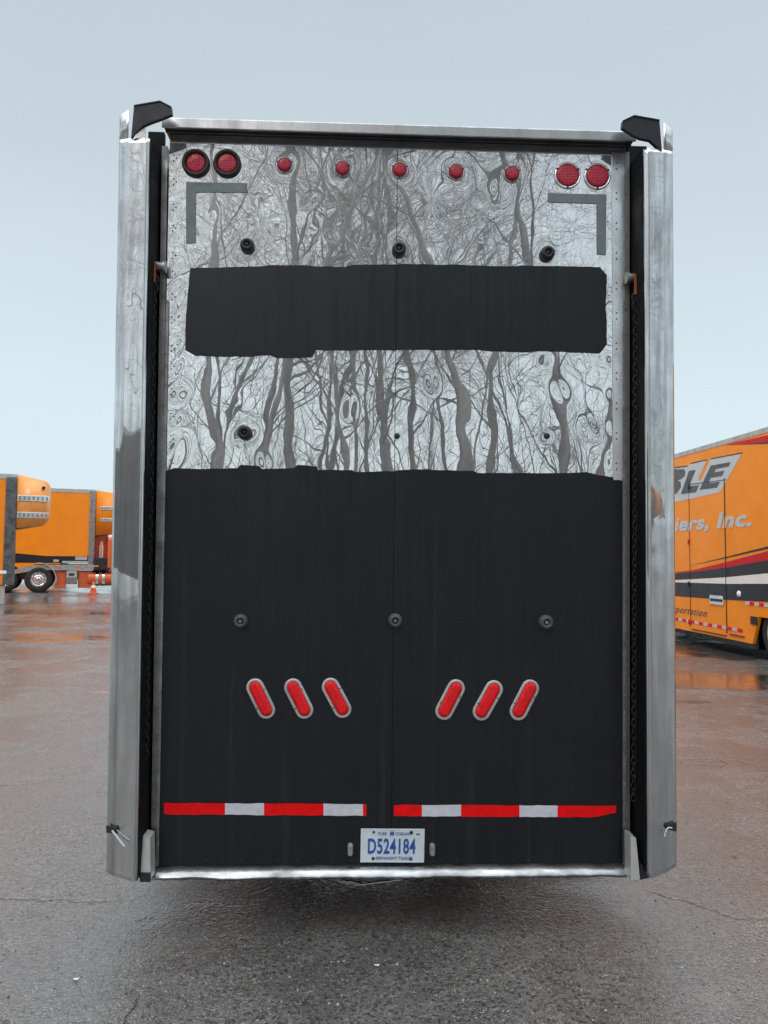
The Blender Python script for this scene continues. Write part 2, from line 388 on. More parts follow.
    wn = n.nodes.new('ShaderNodeTexNoise'); wn.inputs['Scale'].default_value = 1.7; wn.inputs['Detail'].default_value = 6; L_(P, wn.inputs[0])
    sc_ = n.nodes.new('ShaderNodeVectorMath'); sc_.operation = 'SCALE'; sc_.inputs['Scale'].default_value = .9; L_(wn.outputs['Color'], sc_.inputs[0]); L_(sc_.outputs[0], wv.inputs[1])
    L_(wv.outputs[0], ck.inputs[0])
    crack = math_('MULTIPLY', mr(ck.outputs['Distance'], .007, .001), mr(noi(.9, 2), .48, .55))
    dark = mixc(math_('MULTIPLY', crack, .8), dark, (.02, .014, .012))
    L_(dark, b.inputs['Base Color'])
    rg = mr(wetall, 0, 1, .31, .12)
    rg = math_('MULTIPLY', rg, mr(sep.outputs[2], 0, 1, .8, 1.2))
    rgp = n.nodes.new('ShaderNodeMix'); L_(pud, rgp.inputs[0]); L_(rg, rgp.inputs[2]); rgp.inputs[3].default_value = .09
    L_(rgp.outputs[0], b.inputs['Roughness'])
    b.inputs['Specular IOR Level'].default_value = 1.0; b.inputs['IOR'].default_value = 1.55
    # relief
    h = math_('ADD', math_('MULTIPLY', v1.outputs['Distance'], -.8), math_('MULTIPLY', v2.outputs['Distance'], -.45))
    pits = mr(noi(38, 3, .6), .30, .46)
    h = math_('ADD', h, math_('MULTIPLY', pits, 1.0))
    h = math_('ADD', h, math_('MULTIPLY', mid, 1.6))
    h = math_('ADD', h, math_('MULTIPLY', crack, -2.5))
    inv = math_('SUBTRACT', 1.0, pud)
    bp = n.nodes.new('ShaderNodeBump'); bp.inputs['Distance'].default_value = .0040
    L_(math_('MULTIPLY', inv, .85), bp.inputs['Strength']); L_(h, bp.inputs['Height']); L_(bp.outputs[0], b.inputs['Normal'])
    # water film over the stones
    b2 = n.nodes.new('ShaderNodeBump'); b2.inputs['Distance'].default_value = .0014
    L_(math_('MULTIPLY', inv, .8), b2.inputs['Strength']); L_(h, b2.inputs['Height']); L_(b2.outputs[0], b.inputs['Coat Normal'])
    L_(math_('MAXIMUM', mr(wetall, 0, 1, .4, 1.0), pud), b.inputs['Coat Weight']); L_(mr(wetall, 0, 1, .28, .09), b.inputs['Coat Roughness']); b.inputs['Coat IOR'].default_value = 1.5
    return m

mb = MB()
xs = [-400, -200, -100, -60, -40, -30] + [-26 + i for i in range(45)] + [25, 40, 80, 200, 400]
ys = [-400, -200, -100, -50, -20] + [-8 + i for i in range(50)] + [50, 70, 110, 200, 400]
nx = len(xs)
mb.add([(x, y, gz(x, y)) for y in ys for x in xs], [(j*nx+i, j*nx+i+1, (j+1)*nx+i+1, (j+1)*nx+i) for j in range(len(ys)-1) for i in range(nx-1)], 0, True)
tag(mb.build('ground', ground_mat()), 'wet grey asphalt of the truck yard', None, None, 'structure')

# ------------------------------------------------------------------ the steel trailer in front
TM = Matrix.Translation((0, 3.54, 0)) @ Matrix.Rotation(R(2.2), 4, 'Z') @ Matrix.Rotation(R(1.3), 4, 'X')
TI = TM.inverted()
ro = TI @ CAM
def L(px, py, d):
    """trailer-local point on the plane y = d behind pixel"""
    r = TI.to_3x3() @ ray(px, py); t = (d - ro.y) / r.y
    return ro + r * t
trailer = empty('trailer', M=TM)
tag(trailer, 'tall stainless steel trailer seen square from behind, black coating over its gate', 'trailer')
G = .16   # gate face depth
rnd = random.Random(7)

# gate skin: real dents round every fastener, so the woods behind the viewer mirror in swirls
tl, tr_, bl, br = L(168, 140, G), L(626, 146, G), L(157, 872, G), L(627, 872, G)
gx0, gx1 = (tl.x + bl.x) / 2, (tr_.x + br.x) / 2
gz0, gz1 = bl.z, 3.95 * 0 + max(tl.z, tr_.z) + .03
dents = []
def dent(px, py, a, s):
    p = L(px, py, G); dents.append((p.x, p.z, a, s * 1.1))
for px, py in ((284,165),(342,169),(399,170),(456,172),(512,174)): dent(px, py, .00075, .045)
for px, py in ((196,163),(227,163),(567,175),(597,176)): dent(px, py, .0005, .07)
for px, py, a, s in ((247,246,.0011,.036),(399,250,.0008,.03),(547,254,.0008,.03),(245,433,.0016,.042),(265,462,.0012,.022),(310,200,.0010,.026),(265,232,-.0007,.022),
                     (333,236,.0006,.02),(500,190,.0018,.05),(432,383,.0011,.024),(560,390,.0014,.028),(547,437,.0008,.018),(360,257,-.0010,.026),(200,232,.0008,.022),(432,200,-.0008,.04),
                     (480,200,.0009,.03),(172,455,.0016,.05),(185,300,.0008,.03),(590,430,.0010,.05),(180,395,.001,.03),(350,410,.0005,.03),(545,360,.0006,.03),(308,262,.0004,.02)):
    dent(px, py, a, s)
for i in range(12): dent(176, 160 + i * 26, .0006, .018)
for i in range(9): dent(612, 190 + i * 34, .0005, .02)
for _ in range(7): dent(rnd.uniform(180, 615), rnd.uniform(190, 465), rnd.choice((-1, 1)) * rnd.uniform(.0002, .0006), rnd.uniform(.012, .04))
STEP = .005
NX = int((gx1 - gx0) / STEP); zsk = L(395, 490, G).z; NZ = int((gz1 - zsk) / STEP)
def skin_h(x, z):
    h = .00045 * noise.noise(Vector((x * 4.2, z * 2.6, 3.1))) + .00016 * noise.noise(Vector((x * 9, z * 7, 8))) + .000020 * noise.noise(Vector((x * 24, z * 20, 1)))
    for (dx, dz, a, s) in dents:
        u_ = (x - dx) + .45 * math.sin(dx * 40) * (z - dz); w_ = (z - dz) * (.75 + .2 * math.sin(dz * 33)); q = (u_ * u_ + w_ * w_) / (s * s)
        if q < 9: h += a * .78 * math.exp(-q)
    return h
mb = MB(); vs = []
for j in range(NZ + 1):
    for i in range(NX + 1):
        x = gx0 + (gx1 - gx0) * i / NX; z = zsk + (gz1 - zsk) * j / NZ
        vs.append((x, G + skin_h(x, z), z))
mb.add(vs, [(j*(NX+1)+i, j*(NX+1)+i+1, (j+1)*(NX+1)+i+1, (j+1)*(NX+1)+i) for j in range(NZ) for i in range(NX)], 0, True)
mb.box((gx0, G + .012, gz0), (gx1, G + .05, gz1))
mb.box((gx0, G + .001, gz0), (gx1, G + .011, zsk + .001))
for i in range(14):
    y0 = 155 + i * 23.5 + rnd.uniform(-4, 4)
    for dx, dy in ((0, 0), (2.5, 3), (-.5, 6)):
        p = L(174 - i * .28 + dx, y0 + dy, G - .001); mb.cyl(p, p + Vector((0, -.004, 0)), .0034, .0026, 9, 1)
for i in range(26):
    p = L(170 + i * 18 + rnd.uniform(-2, 2), 860.5, G - .0035); mb.cyl(p, p + Vector((0, -.003, 0)), .0045, .003, 9, 1)
for p in [L(397, y, G - .004) for y in (162, 212, 300, 363, 436, 520, 578, 690, 752, 790, 840)]: mb.cyl(p, p + Vector((0, -.003, 0)), .004, .003, 9, 1)
gate = mb.build('gate_panel', [STEEL, DARKSTEEL], trailer)

def ragged(pts, amp, step=.012, seed=1):
    out = []; r = random.Random(seed); k = len(pts)
    for i in range(k):
        a, b = Vector(pts[i]), Vector(pts[(i + 1) % k]); n_ = max(1, int((b - a).length / step)); d = (b - a).normalized(); pn = Vector((-d.z, 0, d.x))
        for j in range(n_):
            p = a.lerp(b, j / n_)
            w = amp * (noise.noise(Vector((p.x * 14, p.z * 14, seed))) * 1.2 + r.uniform(-.5, .5) * .5)
            out.append(p + pn * w if j else p)
    return out
def coat(pix, amp, seed, d=G - .0035, t=.002):
    m_ = MB(); m_.prism(ragged([L(x, y, d) for x, y in pix], amp, seed=seed), (0, 1, 0), t); return m_
band = [(190,268),(238,267),(290,265),(345,267),(352,265),(420,264),(500,266),(560,266),(600,267),(607,275),(606,300),(607,344),(600,353),(545,351),(520,352),(470,350),(400,350),(316,350),(312,357),(278,358),(270,355),(240,357),(196,356),(185,350),(187,300)]
coat(band, .0035, 3).build('coating_band', COAT, gate)['label'] = 'black coated band across the polished steel'
field = [(166,471),(174,468),(205,469),(238,468),(240,465),(259,466),(262,469),(294,468),(297,465),(316,466),(318,470),(352,470),(355,472),(395,471),(398,470),(428,469),(432,470),(474,471),(478,473),(560,473),(587,472),(598,475),(619,478),(622,482),(624,600),(624,867),(157,867),(160,700)]
coat(field, .0022, 5).build('coating_field', COAT, gate)['label'] = 'large black coated lower field of the gate'
# centre seam
a, b_ = L(397.5, 150, G), L(394, 866, G)
MB().box((a.x - .0012, G - .0050, b_.z), (a.x + .0012, G - .0028, a.z), 0).build('panel_seam', VOIDBLACK, gate)
# folded grey tape
def tapeL(pts, seed):
    m_ = MB()
    m_.prism([L(x, y, G - .0042) for x, y in pts], (0, 1, 0), .0012); o = m_.build('grey_tape', TAPE, gate); return o
tapeL([(186,182),(247,183),(247,192),(196,192),(195.5,243),(186,243)], 1)['label'] = 'grey tape corner under the paired lamps on the left'
tapeL([(548,193),(606.5,194.5),(606,255),(597,254),(597,203.5),(548,202)], 2)['label'] = 'grey tape corner under the paired lamps on the right'
# flanges with rivets along gate edges
m_ = MB(); p0, p1 = L(612.5, 150, G), L(616, 868, G)
m_.prism([L(612, 152, G - .006), L(624.5, 153, G - .006), L(625.5, 480, G - .006), L(613.5, 480, G - .006)], (0, 1, 0), .004)
for i in range(11):
    for dy in (0, 6):
        for dx in (616.5,):
            p = L(dx, 163 + i * 30 + dy, G - .006); m_.cyl(p, p + Vector((0, -.003, 0)), .0042, .003, 10, 1)
m_.build('edge_strip', [mat('edge_metal', (.82, .83, .84), .28, 1, vary=.1), DARKSTEEL], gate)
# gate side rails and bottom rail
m_ = MB(); m_.prism([L(162, 146, G - .004), L(167.5, 146, G - .004), L(157.5, 868, G - .004), L(150.5, 868, G - .004)], (0, 1, 0), .05)
m_.prism([L(166, 300, G - .012), L(168.5, 300, G - .012), L(158.5, 866, G - .012), L(156, 866, G - .012)], (0, 1, 0), .006)
for i in range(34):
    t = i / 34; p = L(166.4 - 9 * t, 300 + 560 * t + rnd.uniform(-4, 4), G - .012); m_.cyl(p, p + Vector((0, -.006, 0)), .0045, .003, 7)
m_.build('side_rail', ALUD, trailer)
m_ = MB(); m_.prism([L(624.8, 152, G - .004), L(629.5, 152, G - .004), L(630, 868, G - .004), L(624.5, 868, G - .004)], (0, 1, 0), .05)
m_.prism([L(622.8, 300, G - .012), L(625.4, 300, G - .012), L(626.2, 866, G - .012), L(622.8, 866, G - .012)], (0, 1, 0), .006)
for i in range(30):
    t = i / 30; p = L(624.2 + t * .6, 310 + 550 * t + rnd.uniform(-4, 4), G - .012); m_.cyl(p, p + Vector((0, -.006, 0)), .0045, .003, 7)
m_.build('side_rail', ALUD, trailer)
# bottom rail: battered tube
zb1, zb0 = L(390, 866, G - .04).z, L(390, 880.5, G - .06).z
xa, xb = L(152, 873, G - .05).x, L(626.5, 873, G - .05).x
m_ = MB(); N = 90; prof = [(.0, zb1 - .010), (-.026, zb1 - .012), (-.047, zb1 - .026), (-.057, zb1 - .040), (-.058, zb0 + .016), (-.052, zb0 + .004), (-.02, zb0), (.0, zb0)]
vs = []
for i in range(N + 1):
    x = xa + (xb - xa) * i / N
    for (dy, z) in prof:
        w = .0035 * noise.noise(Vector((x * 9, dy * 40, z * 20))) + .0025 * noise.noise(Vector((x * 30, dy * 50, z * 40)))
        vs.append((x, G + dy + w, z + w * 1.2))
K = len(prof)
m_.add(vs, [(i*K+j, (i+1)*K+j, (i+1)*K+j+1, i*K+j+1) for i in range(N) for j in range(K-1)], 0, True)
m_.add([vs[j] for j in range(K)], [list(range(K))]); m_.add([vs[N*K+j] for j in range(K)], [list(range(K))])
m_.build('bottom_rail', BRIGHT, trailer)

# header
m_ = MB()
hL, hR = L(162, 118, .09), L(636, 132.5, .09)
zt = (hL.z + hR.z) / 2; zt2 = zt - .046
m_.box((hL.x, .086, zt2 + .002), (hR.x, .096, zt), .002)
m_.box((hL.x, .089, zt - .008), (hR.x, .34, zt + .004), .002)
m_.build('header', ALU, trailer)
m_ = MB(); m_.box((hL.x + .004, .0962, zt2 + .014), (hR.x - .004, .30, zt - .009))
zl_ = L(395, 149, G - .03).z
m_.box((hL.x + .004, G - .02, zt2 + .010), (hR.x - .004, G - .006, zt2 + .011), .002)
m_.build('header_lining', mat('header_lining', (.05, .05, .058), .45, .5, vary=.3), trailer)

# corner posts
def post(side):
    if side < 0:
        cols_t = [(118.5,.30),(119.2,.026),(128,.010),(147.6,.0),(150.2,.010),(151.5,.16),(152.0,.20)]
        cols_b = [(105.5,.30),(106.2,.026),(113,.010),(134.5,.0),(137.6,.010),(139.5,.16),(140,.20)]
        yt, yb = 138, [872, 874, 877, 882, 882, 882, 882]
    else:
        cols_t = [(673.4,.30),(672.8,.026),(664,.011),(649.2,.0),(643.4,.012),(641.5,.16),(641,.20)]
        cols_b = [(677.2,.30),(676.6,.026),(668,.011),(651.2,.0),(646.8,.012),(645.5,.16),(645,.20)]
        yt, yb = 148, [866, 868, 872, 878, 876, 876, 876]
    # keep only x from the pixel measured at depth d, z common
    nT = [L(c[0], yt, 0) for c in cols_t]; nB = [L(c[0], y_, 0) for c, y_ in zip(cols_b, yb)]
    zt_ = L(cols_t[1][0], 112 if side < 0 else 126, 0).z; zn = nT[3].z
    xT = [L(c[0], yt, min(c[1], .16)).x for c in cols_t]; xB = [L(c[0], y_, min(c[1], .16)).x for c, y_ in zip(cols_b, yb)]
    K = len(cols_t); NR = 170
    m_ = MB(); vs = []
    for j in range(NR + 1):
        for i in range(K):
            t = j / NR
            x = xB[i] + (xT[i] - xB[i]) * t; z = nB[i].z + (zn - nB[i].z) * t
            d = cols_b[i][1] + (cols_t[i][1] - cols_b[i][1]) * t
            vs.append(Vector((x, d, z)))
    # subdivide main face for dents
    rows = []; SUB = [1, 4, 12, 2, 1, 1]
    full = []
    for j in range(NR + 1):
        row = []
        for i in range(K - 1):
            for s_ in range(SUB[i]):
                row.append(vs[j*K+i].lerp(vs[j*K+i+1], s_ / SUB[i]))
        row.append(vs[j*K+K-1])
        for q in row:
            w = .0011 * noise.noise(Vector((q.x * 5 + side, q.z * 2.1, 4))) + .00028 * noise.noise(Vector((q.x * 16, q.z * 12, side * 7)))
            zf = math.exp(-((q.z - (2.55 if side < 0 else 2.3)) / .28) ** 2)
            w += zf * .0008 * noise.noise(Vector((q.x * 22, q.z * 15, 2 + side)))
            q.y += w if q.y < .1 else 0
        full.append(row)
    KK = len(full[0])
    m_.add([q for r_ in full for q in r_], [(j*KK+i, j*KK+i+1, (j+1)*KK+i+1, (j+1)*KK+i) for j in range(NR) for i in range(KK-1)], 0, True)
    # back face closes the post
    top = full[-1]; bot = full[0]
    m_.add([q for q in bot], [list(range(KK))]); 
    # outer strip carries on above the notch
    io = SUB[0]; im = SUB[0] + SUB[1]
    seg = [top[i].copy() for i in range(0, im + 1)]
    k2 = len(seg); e = []
    for i, q in enumerate(seg):
        f_ = max(0, i - io) / max(1, im - io)
        e.append(Vector((q.x, q.y, zt_ + (.018 if side < 0 else .022) * f_)))
    m_.add(seg + e, [(i, i+1, k2+i+1, k2+i) for i in range(k2-1)], 0, True)
    o = m_.build('corner_post', POST, trailer)
    sol = o.modifiers.new('thickness', 'SOLIDIFY'); sol.thickness = .003; sol.offset = -1 if side < 0 else -1
    return o, full
postL, fl = post(-1)
postR, fr = post(1)
postL['label'] = 'left corner post with bent latch pin'; postR['label'] = 'right corner post with wire hook'
# top cap plates (folded, seen from below)
def cap(pix, par, label):
    pts = [L(x, y, .006) for x, y, d in pix]
    m_ = MB(); m_.prism(pts, (0, 1, 0), .022)
    for a_, b_ in zip(pts[:4], pts[1:4]): m_.prism([a_ + Vector((0, -.004, .001)), b_ + Vector((0, -.004, .001)), b_ + Vector((0, -.004, -.004)), a_ + Vector((0, -.004, -.004))], (0, 1, 0), .0035)
    c_ = m_.build('corner_cap', CAPM, par); c_['label'] = label
cap([(134,105.5,.004),(160,101,.01),(171.5,107,.04),(172,114,.085),(161,118.5,.10),(151,122,.115),(143,125.5,.10),(131,138,.004)], postL, 'folded dark cap plate over the left post')
cap([(659.5,120,.004),(634,115.5,.01),(622.5,121,.04),(622,127.5,.085),(632,134,.10),(640,138,.115),(650,140,.10),(662,151,.004)], postR, 'folded dark cap plate over the right post')
m_ = MB(); m_.prism([L(145,124,.02), L(146,136,.006), L(133,139,.002), L(139,129,.016)], (0,1,.2), .003); m_.build('torn_lip', ALUD, postL)
# black channels between posts and gate
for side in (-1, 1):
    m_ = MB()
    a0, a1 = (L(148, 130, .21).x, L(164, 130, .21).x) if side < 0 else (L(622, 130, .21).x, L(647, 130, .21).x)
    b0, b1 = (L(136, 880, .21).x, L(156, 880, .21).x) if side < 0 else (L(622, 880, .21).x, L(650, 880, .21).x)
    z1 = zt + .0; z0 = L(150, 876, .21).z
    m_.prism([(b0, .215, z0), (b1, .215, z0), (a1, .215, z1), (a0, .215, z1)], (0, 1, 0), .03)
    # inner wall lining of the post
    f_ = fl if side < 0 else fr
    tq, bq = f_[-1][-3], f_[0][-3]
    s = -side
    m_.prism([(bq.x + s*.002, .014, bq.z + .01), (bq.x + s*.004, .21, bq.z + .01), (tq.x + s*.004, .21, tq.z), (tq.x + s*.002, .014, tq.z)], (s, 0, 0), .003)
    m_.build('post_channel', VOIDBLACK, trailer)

# hinge arms at the foot
m_ = MB(); m_.prism([L(143,836,.05), L(150,838,.05), L(150.5,880,.03), L(140,880.5,.03)], (0, 1, 0), .08, 0)
m_.prism([L(140.2,873,.026), L(150.4,873,.026), L(150.4,882,.026), L(139.5,882,.026)], (0, 1, 0), .012, 1)
m_.build('hinge_arm', [PALE, DARKSTEEL], trailer)
m_ = MB(); m_.prism([L(630.5,836,.05), L(636,838,.05), L(640,879,.03), L(631,880,.03)], (0, 1, 0), .08, 0)
m_.prism([L(640.5,862,.04), L(646,872,.04), L(649.5,878,.04), L(640,880,.04)], (0, 1, 0), .05, 1)
c_ = L(628, 871, .10); m_.cyl(c_ + Vector((-.012, 0, 0)), c_ + Vector((.02, 0, 0)), .018, .018, 16, 0)
m_.build('hinge_arm', [PALE, DARKSTEEL], trailer)

# pipe stubs, straps, chains
def hang(side):
    d = .12
    if side < 0: a, b_, sxp, path = (152, 266), (166, 267), 153.5, [(154.5, 284), (153.5, 330), (151, 480), (148.5, 620), (146, 760)]
    else: a, b_, sxp, path = (626, 278), (639, 278), 636.3, [(635.5, 302), (635.5, 340), (635, 480), (634.5, 620), (633.5, 800)]
    m_ = MB(); p, q = L(*a, d), L(*b_, d)
    m_.cyl(p, q, .022, .022, 20); m_.cyl(q - Vector((.012, 0, 0)) if side < 0 else p, q if side < 0 else p + Vector((.012, 0, 0)), .028, .028, 20)
    bar = m_.build('lift_pipe', ALUD, trailer)
    m_ = MB(); y0 = a[1] - 4; p = L(sxp, y0, d - .03); q = L(sxp + side * -.3, y0 + 20, d - .03)
    m_.prism([p + Vector((-.010, 0, 0)), p + Vector((.010, 0, 0)), q + Vector((.008, 0, 0)), q + Vector((-.008, 0, 0))], (0, 1, 0), .004)
    m_.build('strap', RUST, bar)
    m_ = MB(); pts = [L(x, y, d - .02) for x, y in path]
    seglen = [0]
    for i in range(1, len(pts)): seglen.append(seglen[-1] + (pts[i] - pts[i-1]).length)
    s = 0; k = 0; pitch = .029
    m_.torus(pts[0] + Vector((0, 0, .02)), (0, 1, 0), .022, .0042, .8, (1, 0, 0), 16, 6)
    m_.torus(pts[0] + Vector((0, 0, -.02)), (0, 1, 0), .020, .0042, .8, (1, 0, 0), 16, 6)
    while s < seglen[-1] - .05:
        i = max(j for j in range(len(pts)) if seglen[j] <= s); t = (s - seglen[i]) / (seglen[i+1] - seglen[i])
        c = pts[i].lerp(pts[i+1], t) + Vector((0, 0, -.055))
        ax = (.25, 1, 0) if k % 2 else (1, .25, 0)
        ex = (0, 0, 1)
        m_.torus(c, ax, .0105, .0028, 1.65, ex, 10, 5); s += pitch; k += 1
    m_.build('chain', CHAIN, bar)
hang(-1); hang(1)

# lamps
YN = Vector((0, -1, 0))
def px_r(px, py, r, d): return abs(L(px + r, py, d).x - L(px, py, d).x)
def dome(m_, c, r, h, mi=0, n=32):
    m_.lathe(c, YN, [(r, 0), (r, h * .4), (r * .92, h * .75), (r * .75, h * .93), (r * .4, h), (0.0005, h * 1.02)], n, mi)
def big_lamp(px, py, rubber):
    c = L(px, py, G - .002); r = px_r(px, py, 14 if rubber else 13.3, G); lr = px_r(px, py, 10.2 if rubber else 11.4, G)
    m_ = MB()
    if rubber: m_.lathe(c, YN, [(r, 0), (r, .008), (r * .96, .016), (r * .84, .018), (lr, .012), (lr, 0)], 40)
    else: m_.lathe(c, YN, [(r, 0), (r, .003), (r * .95, .005), (lr * 1.03, .006), (lr, .003), (lr, 0)], 40)
    if not rubber:
        for t in (30, 150, 270):
            q = c + Vector((math.cos(R(t)) * (r + lr) / 2, -.005, math.sin(R(t)) * (r + lr) / 2)); m_.cyl(q, q + YN * .004, .006, .004, 10, 1)
    lamp = m_.build('tail_lamp', [RUBBER if rubber else CHROME, DARKSTEEL], trailer)
    m_ = MB(); dome(m_, c, lr * .985, .012); m_.build('lens', LENS, lamp)
    if not rubber:
        pass
    return lamp
big_lamp(196, 163.5, True)['label'] = 'round red lamp in black grommet, outer left'; big_lamp(227.3, 163.8, True)['label'] = 'round red lamp in black grommet, inner left'
big_lamp(567.5, 175.5, False)['label'] = 'round red lamp in thin bright ring, inner right'; big_lamp(597.3, 176.3, False)['label'] = 'round red lamp in thin bright ring, outer right'
for px, py in ((284.5,165.2),(342.5,168.6),(399.5,170),(456,172),(512,174)):
    c = L(px, py, G - .002); r = px_r(px, py, 8.8, G); lr = px_r(px, py, 7.1, G)
    m_ = MB(); m_.lathe(c, YN, [(r, 0), (r, .003), (r * .94, .0045), (lr, .005), (lr, 0)], 32)
    for t in (25, 155, 270):
        q = c + Vector((math.cos(R(t)) * (r + lr) / 2, -.0045, math.sin(R(t)) * (r + lr) / 2)); m_.cyl(q, q + YN * .003, .0042, .003, 8, 1)
    lamp = m_.build('marker_lamp', [ALU, DARKSTEEL], trailer)
    m_ = MB(); dome(m_, c, lr, .018); m_.build('lens', LENS, lamp)
def stadium(c, tilt, half, r, dep, n=12):
    ca, sa = math.cos(tilt), math.sin(tilt); pts = []
    for s, a0 in ((1, 0), (-1, PI)):
        for i in range(n + 1):
            a = a0 + PI * i / n; x = r * math.cos(a); z = s * half + r * math.sin(a)
            pts.append(Vector((c.x + x * ca + z * sa, c.y + dep, c.z - x * sa + z * ca)))
    return pts
def loft(m_, rings, mi=0, capit=True, smooth=True):
    k = len(rings[0]); vs = [p for r in rings for p in r]
    m_.add(vs, [(j*k+i, j*k+(i+1)%k, (j+1)*k+(i+1)%k, (j+1)*k+i) for j in range(len(rings)-1) for i in range(k)], mi, smooth)
    if capit: m_.add(rings[-1], [list(range(k))], mi)
for px, py, s in ((260.8,698.5,-1),(298.8,698.5,-1),(336.6,697.8,-1),(450,699.5,1),(487.6,700.3,1),(524.2,699.8,1)):
    c = L(px, py, G - .004); k = px_r(px, py, 1, G); tl_ = s * R(27.5) + rnd.uniform(-.03, .03); hf = 12.6 * k; r = 8.9 * k; lr = 5.9 * k
    m_ = MB(); loft(m_, [stadium(c, tl_, hf, r, 0), stadium(c, tl_, hf, r, -.006), stadium(c, tl_, hf, r * .93, -.009), stadium(c, tl_, hf, lr * 1.04, -.0085), stadium(c, tl_, hf, lr, -.004)], 0, False)
    for z in (-1, 1):
        for w in (-1, 1):
            q = c + Vector((math.sin(tl_) * z * hf * .55 + w * math.cos(tl_) * (r + lr) / 2, -.009, math.cos(tl_) * z * hf * .55 - w * math.sin(tl_) * (r + lr) / 2)); 
            if z == w: m_.cyl(q, q + YN * .003, .0035, .003, 8, 1)
    lamp = m_.build('brake_lamp', [PALE, DARKSTEEL], trailer)
    m_ = MB(); loft(m_, [stadium(c, tl_, hf, lr, 0), stadium(c, tl_, hf, lr * .98, -.010), stadium(c, tl_, hf, lr * .85, -.015), stadium(c, tl_, hf * .97, lr * .55, -.018)]); m_.build('lens', LENSO, lamp)
# rubber bumpers
for px, py, g_ in ((247.5,246,0),(399,250,0),(547,254,0),(245,433,0),(241,621,1),(395,620.5,1),(545.5,622,1)):
    c = L(px, py, G - .004); r = px_r(px, py, 7.2, G)
    m_ = MB(); m_.lathe(c, YN, [(r, 0), (r, .012), (r * .9, .026), (r * .7, .034), (r * .45, .034), (r * .4, .020), (.0005, .019)], 28)
    m_.lathe(c, YN, [(r * .3, .018), (r * .3, .026), (r * .2, .028), (.0004, .028)], 8, 1)
    m_.build('rubber_stop', [GREYRUB if g_ else RUBBER, DARKSTEEL if not g_ else ALUD], trailer)
for px, py in ((397, 436), (547, 436)):
    c = L(px, py, G - .002); r = px_r(px, py, 3.0, G); m_ = MB(); m_.lathe(c, YN, [(r, 0), (r, .003), (r * .6, .005), (.0004, .005)], 14); m_.build('bolt_head', DARKSTEEL, trailer)

# reflective strips
def rstrip(segs, y0, y1, sl, seed, rag=False):
    m_ = MB(); r = random.Random(seed)
    for (x0, x1, mi) in segs:
        pts = []
        for t in range(7): x = x0 + (x1 - x0) * t / 6; pts.append(L(x, y0 + sl * (x - segs[0][0]) + r.uniform(-.35, .35), G - .0062))
        for t in range(7):
            x = x1 - (x1 - x0) * t / 6; yy = y1 + sl * (x - segs[0][0]) + r.uniform(-.45, .45)
            if rag and x > 600: yy -= (x - 600) * .35 * r.uniform(.3, 1.0)
            pts.append(L(x, yy, G - .0062))
        m_.prism(pts, (0, 1, 0), .001 + .0004 * mi, mi)
    return m_.build('reflective_strip', [REDT, WHITET], trailer)
rstrip([(164,225,0),(225,264,1),(264,323.5,0),(323.5,363,1),(363,366.5,0)], 803, 814.5, .006, 1)
rstrip([(394,422,0),(422,461,1),(461,519.5,0),(519.5,557.5,1),(557.5,616,0)], 804.8, 816.2, .0045, 2, True)

# licence plate
pc = L(392.5, 845.5, G - .008); k = px_r(392, 845, 1, G)
m_ = MB(); w2, h2 = 31.8 * k, 16.6 * k
m_.box((pc.x - w2, pc.y - .002, pc.z - h2), (pc.x + w2, pc.y, pc.z + h2), .0008)
m_.box((pc.x - w2 + .004, pc.y - .0032, pc.z + h2 - .004), (pc.x + w2 - .004, pc.y - .0015, pc.z + h2 - .002)); m_.box((pc.x - w2 + .004, pc.y - .0032, pc.z - h2 + .002), (pc.x + w2 - .004, pc.y - .0015, pc.z - h2 + .004))
for dx, dz, r in ((-19, 13.2, .006), (18.5, 13.0, .009), (-19, -12.6, .0075), (18.5, -13, .006)):
    q = Vector((pc.x + dx * k, pc.y - .002, pc.z + dz * k)); m_.cyl(q, q + YN * .004, r, r * .8, 12, 1)
plate = m_.build('licence_plate', [PLATEW, DARKSTEEL], trailer)
tiltp = Matrix.Rotation(R(.6), 4, 'Y')
plate.matrix_basis = Matrix.Translation(pc) @ tiltp @ Matrix.Translation(-pc)
FR = Matrix.Rotation(R(90), 4, 'X')
def ptext(nm, s, x, z, size, m=PLATEB, xs=1, off=0, **kk):
    return text(nm, s, size, m, plate, Matrix.Translation((pc.x + x * k, pc.y - .0032, pc.z + z * k)) @ FR, xs, 0, off, .0006, **kk)
ptext('plate_number', 'D524184', -25.2, -7.4, 20.5 * k, xs=.60, off=.0019, space=1.06)
ptext('plate_lettering', 'PURE', -14.5, 10.4, 4.2 * k, xs=.9)
ptext('plate_lettering', 'M', -3.0, 9.6, 7.2 * k, xs=.8, off=.0003)
ptext('plate_lettering', 'ICHIGAN', 2.6, 10.4, 4.2 * k, xs=.8)
ptext('plate_lettering', 'PERMANENT TRAILER', -16.5, -13.6, 4.2 * k, xs=.9)
MB().box((pc.x + 23.5 * k, pc.y - .0036, pc.z + 10.8 * k), (pc.x + 27 * k, pc.y - .0018, pc.z + 12.2 * k)).build('plate_sticker', PLATEB, plate)
for px in (350.3, 432.2):
    c = L(px, 849, G - .004); m_ = MB(); hf = 3.3 * k; r = 2.9 * k
    loft(m_, [stadium(c, 0, hf, r, 0), stadium(c, 0, hf, r, -.012), stadium(c, 0, hf, r * .7, -.02)])
    m_.cyl(c + Vector((0, -.018, hf)), c + Vector((0, -.024, hf)), r * .5, r * .3, 10)
    m_.build('plate_lamp', CLEAR, trailer)

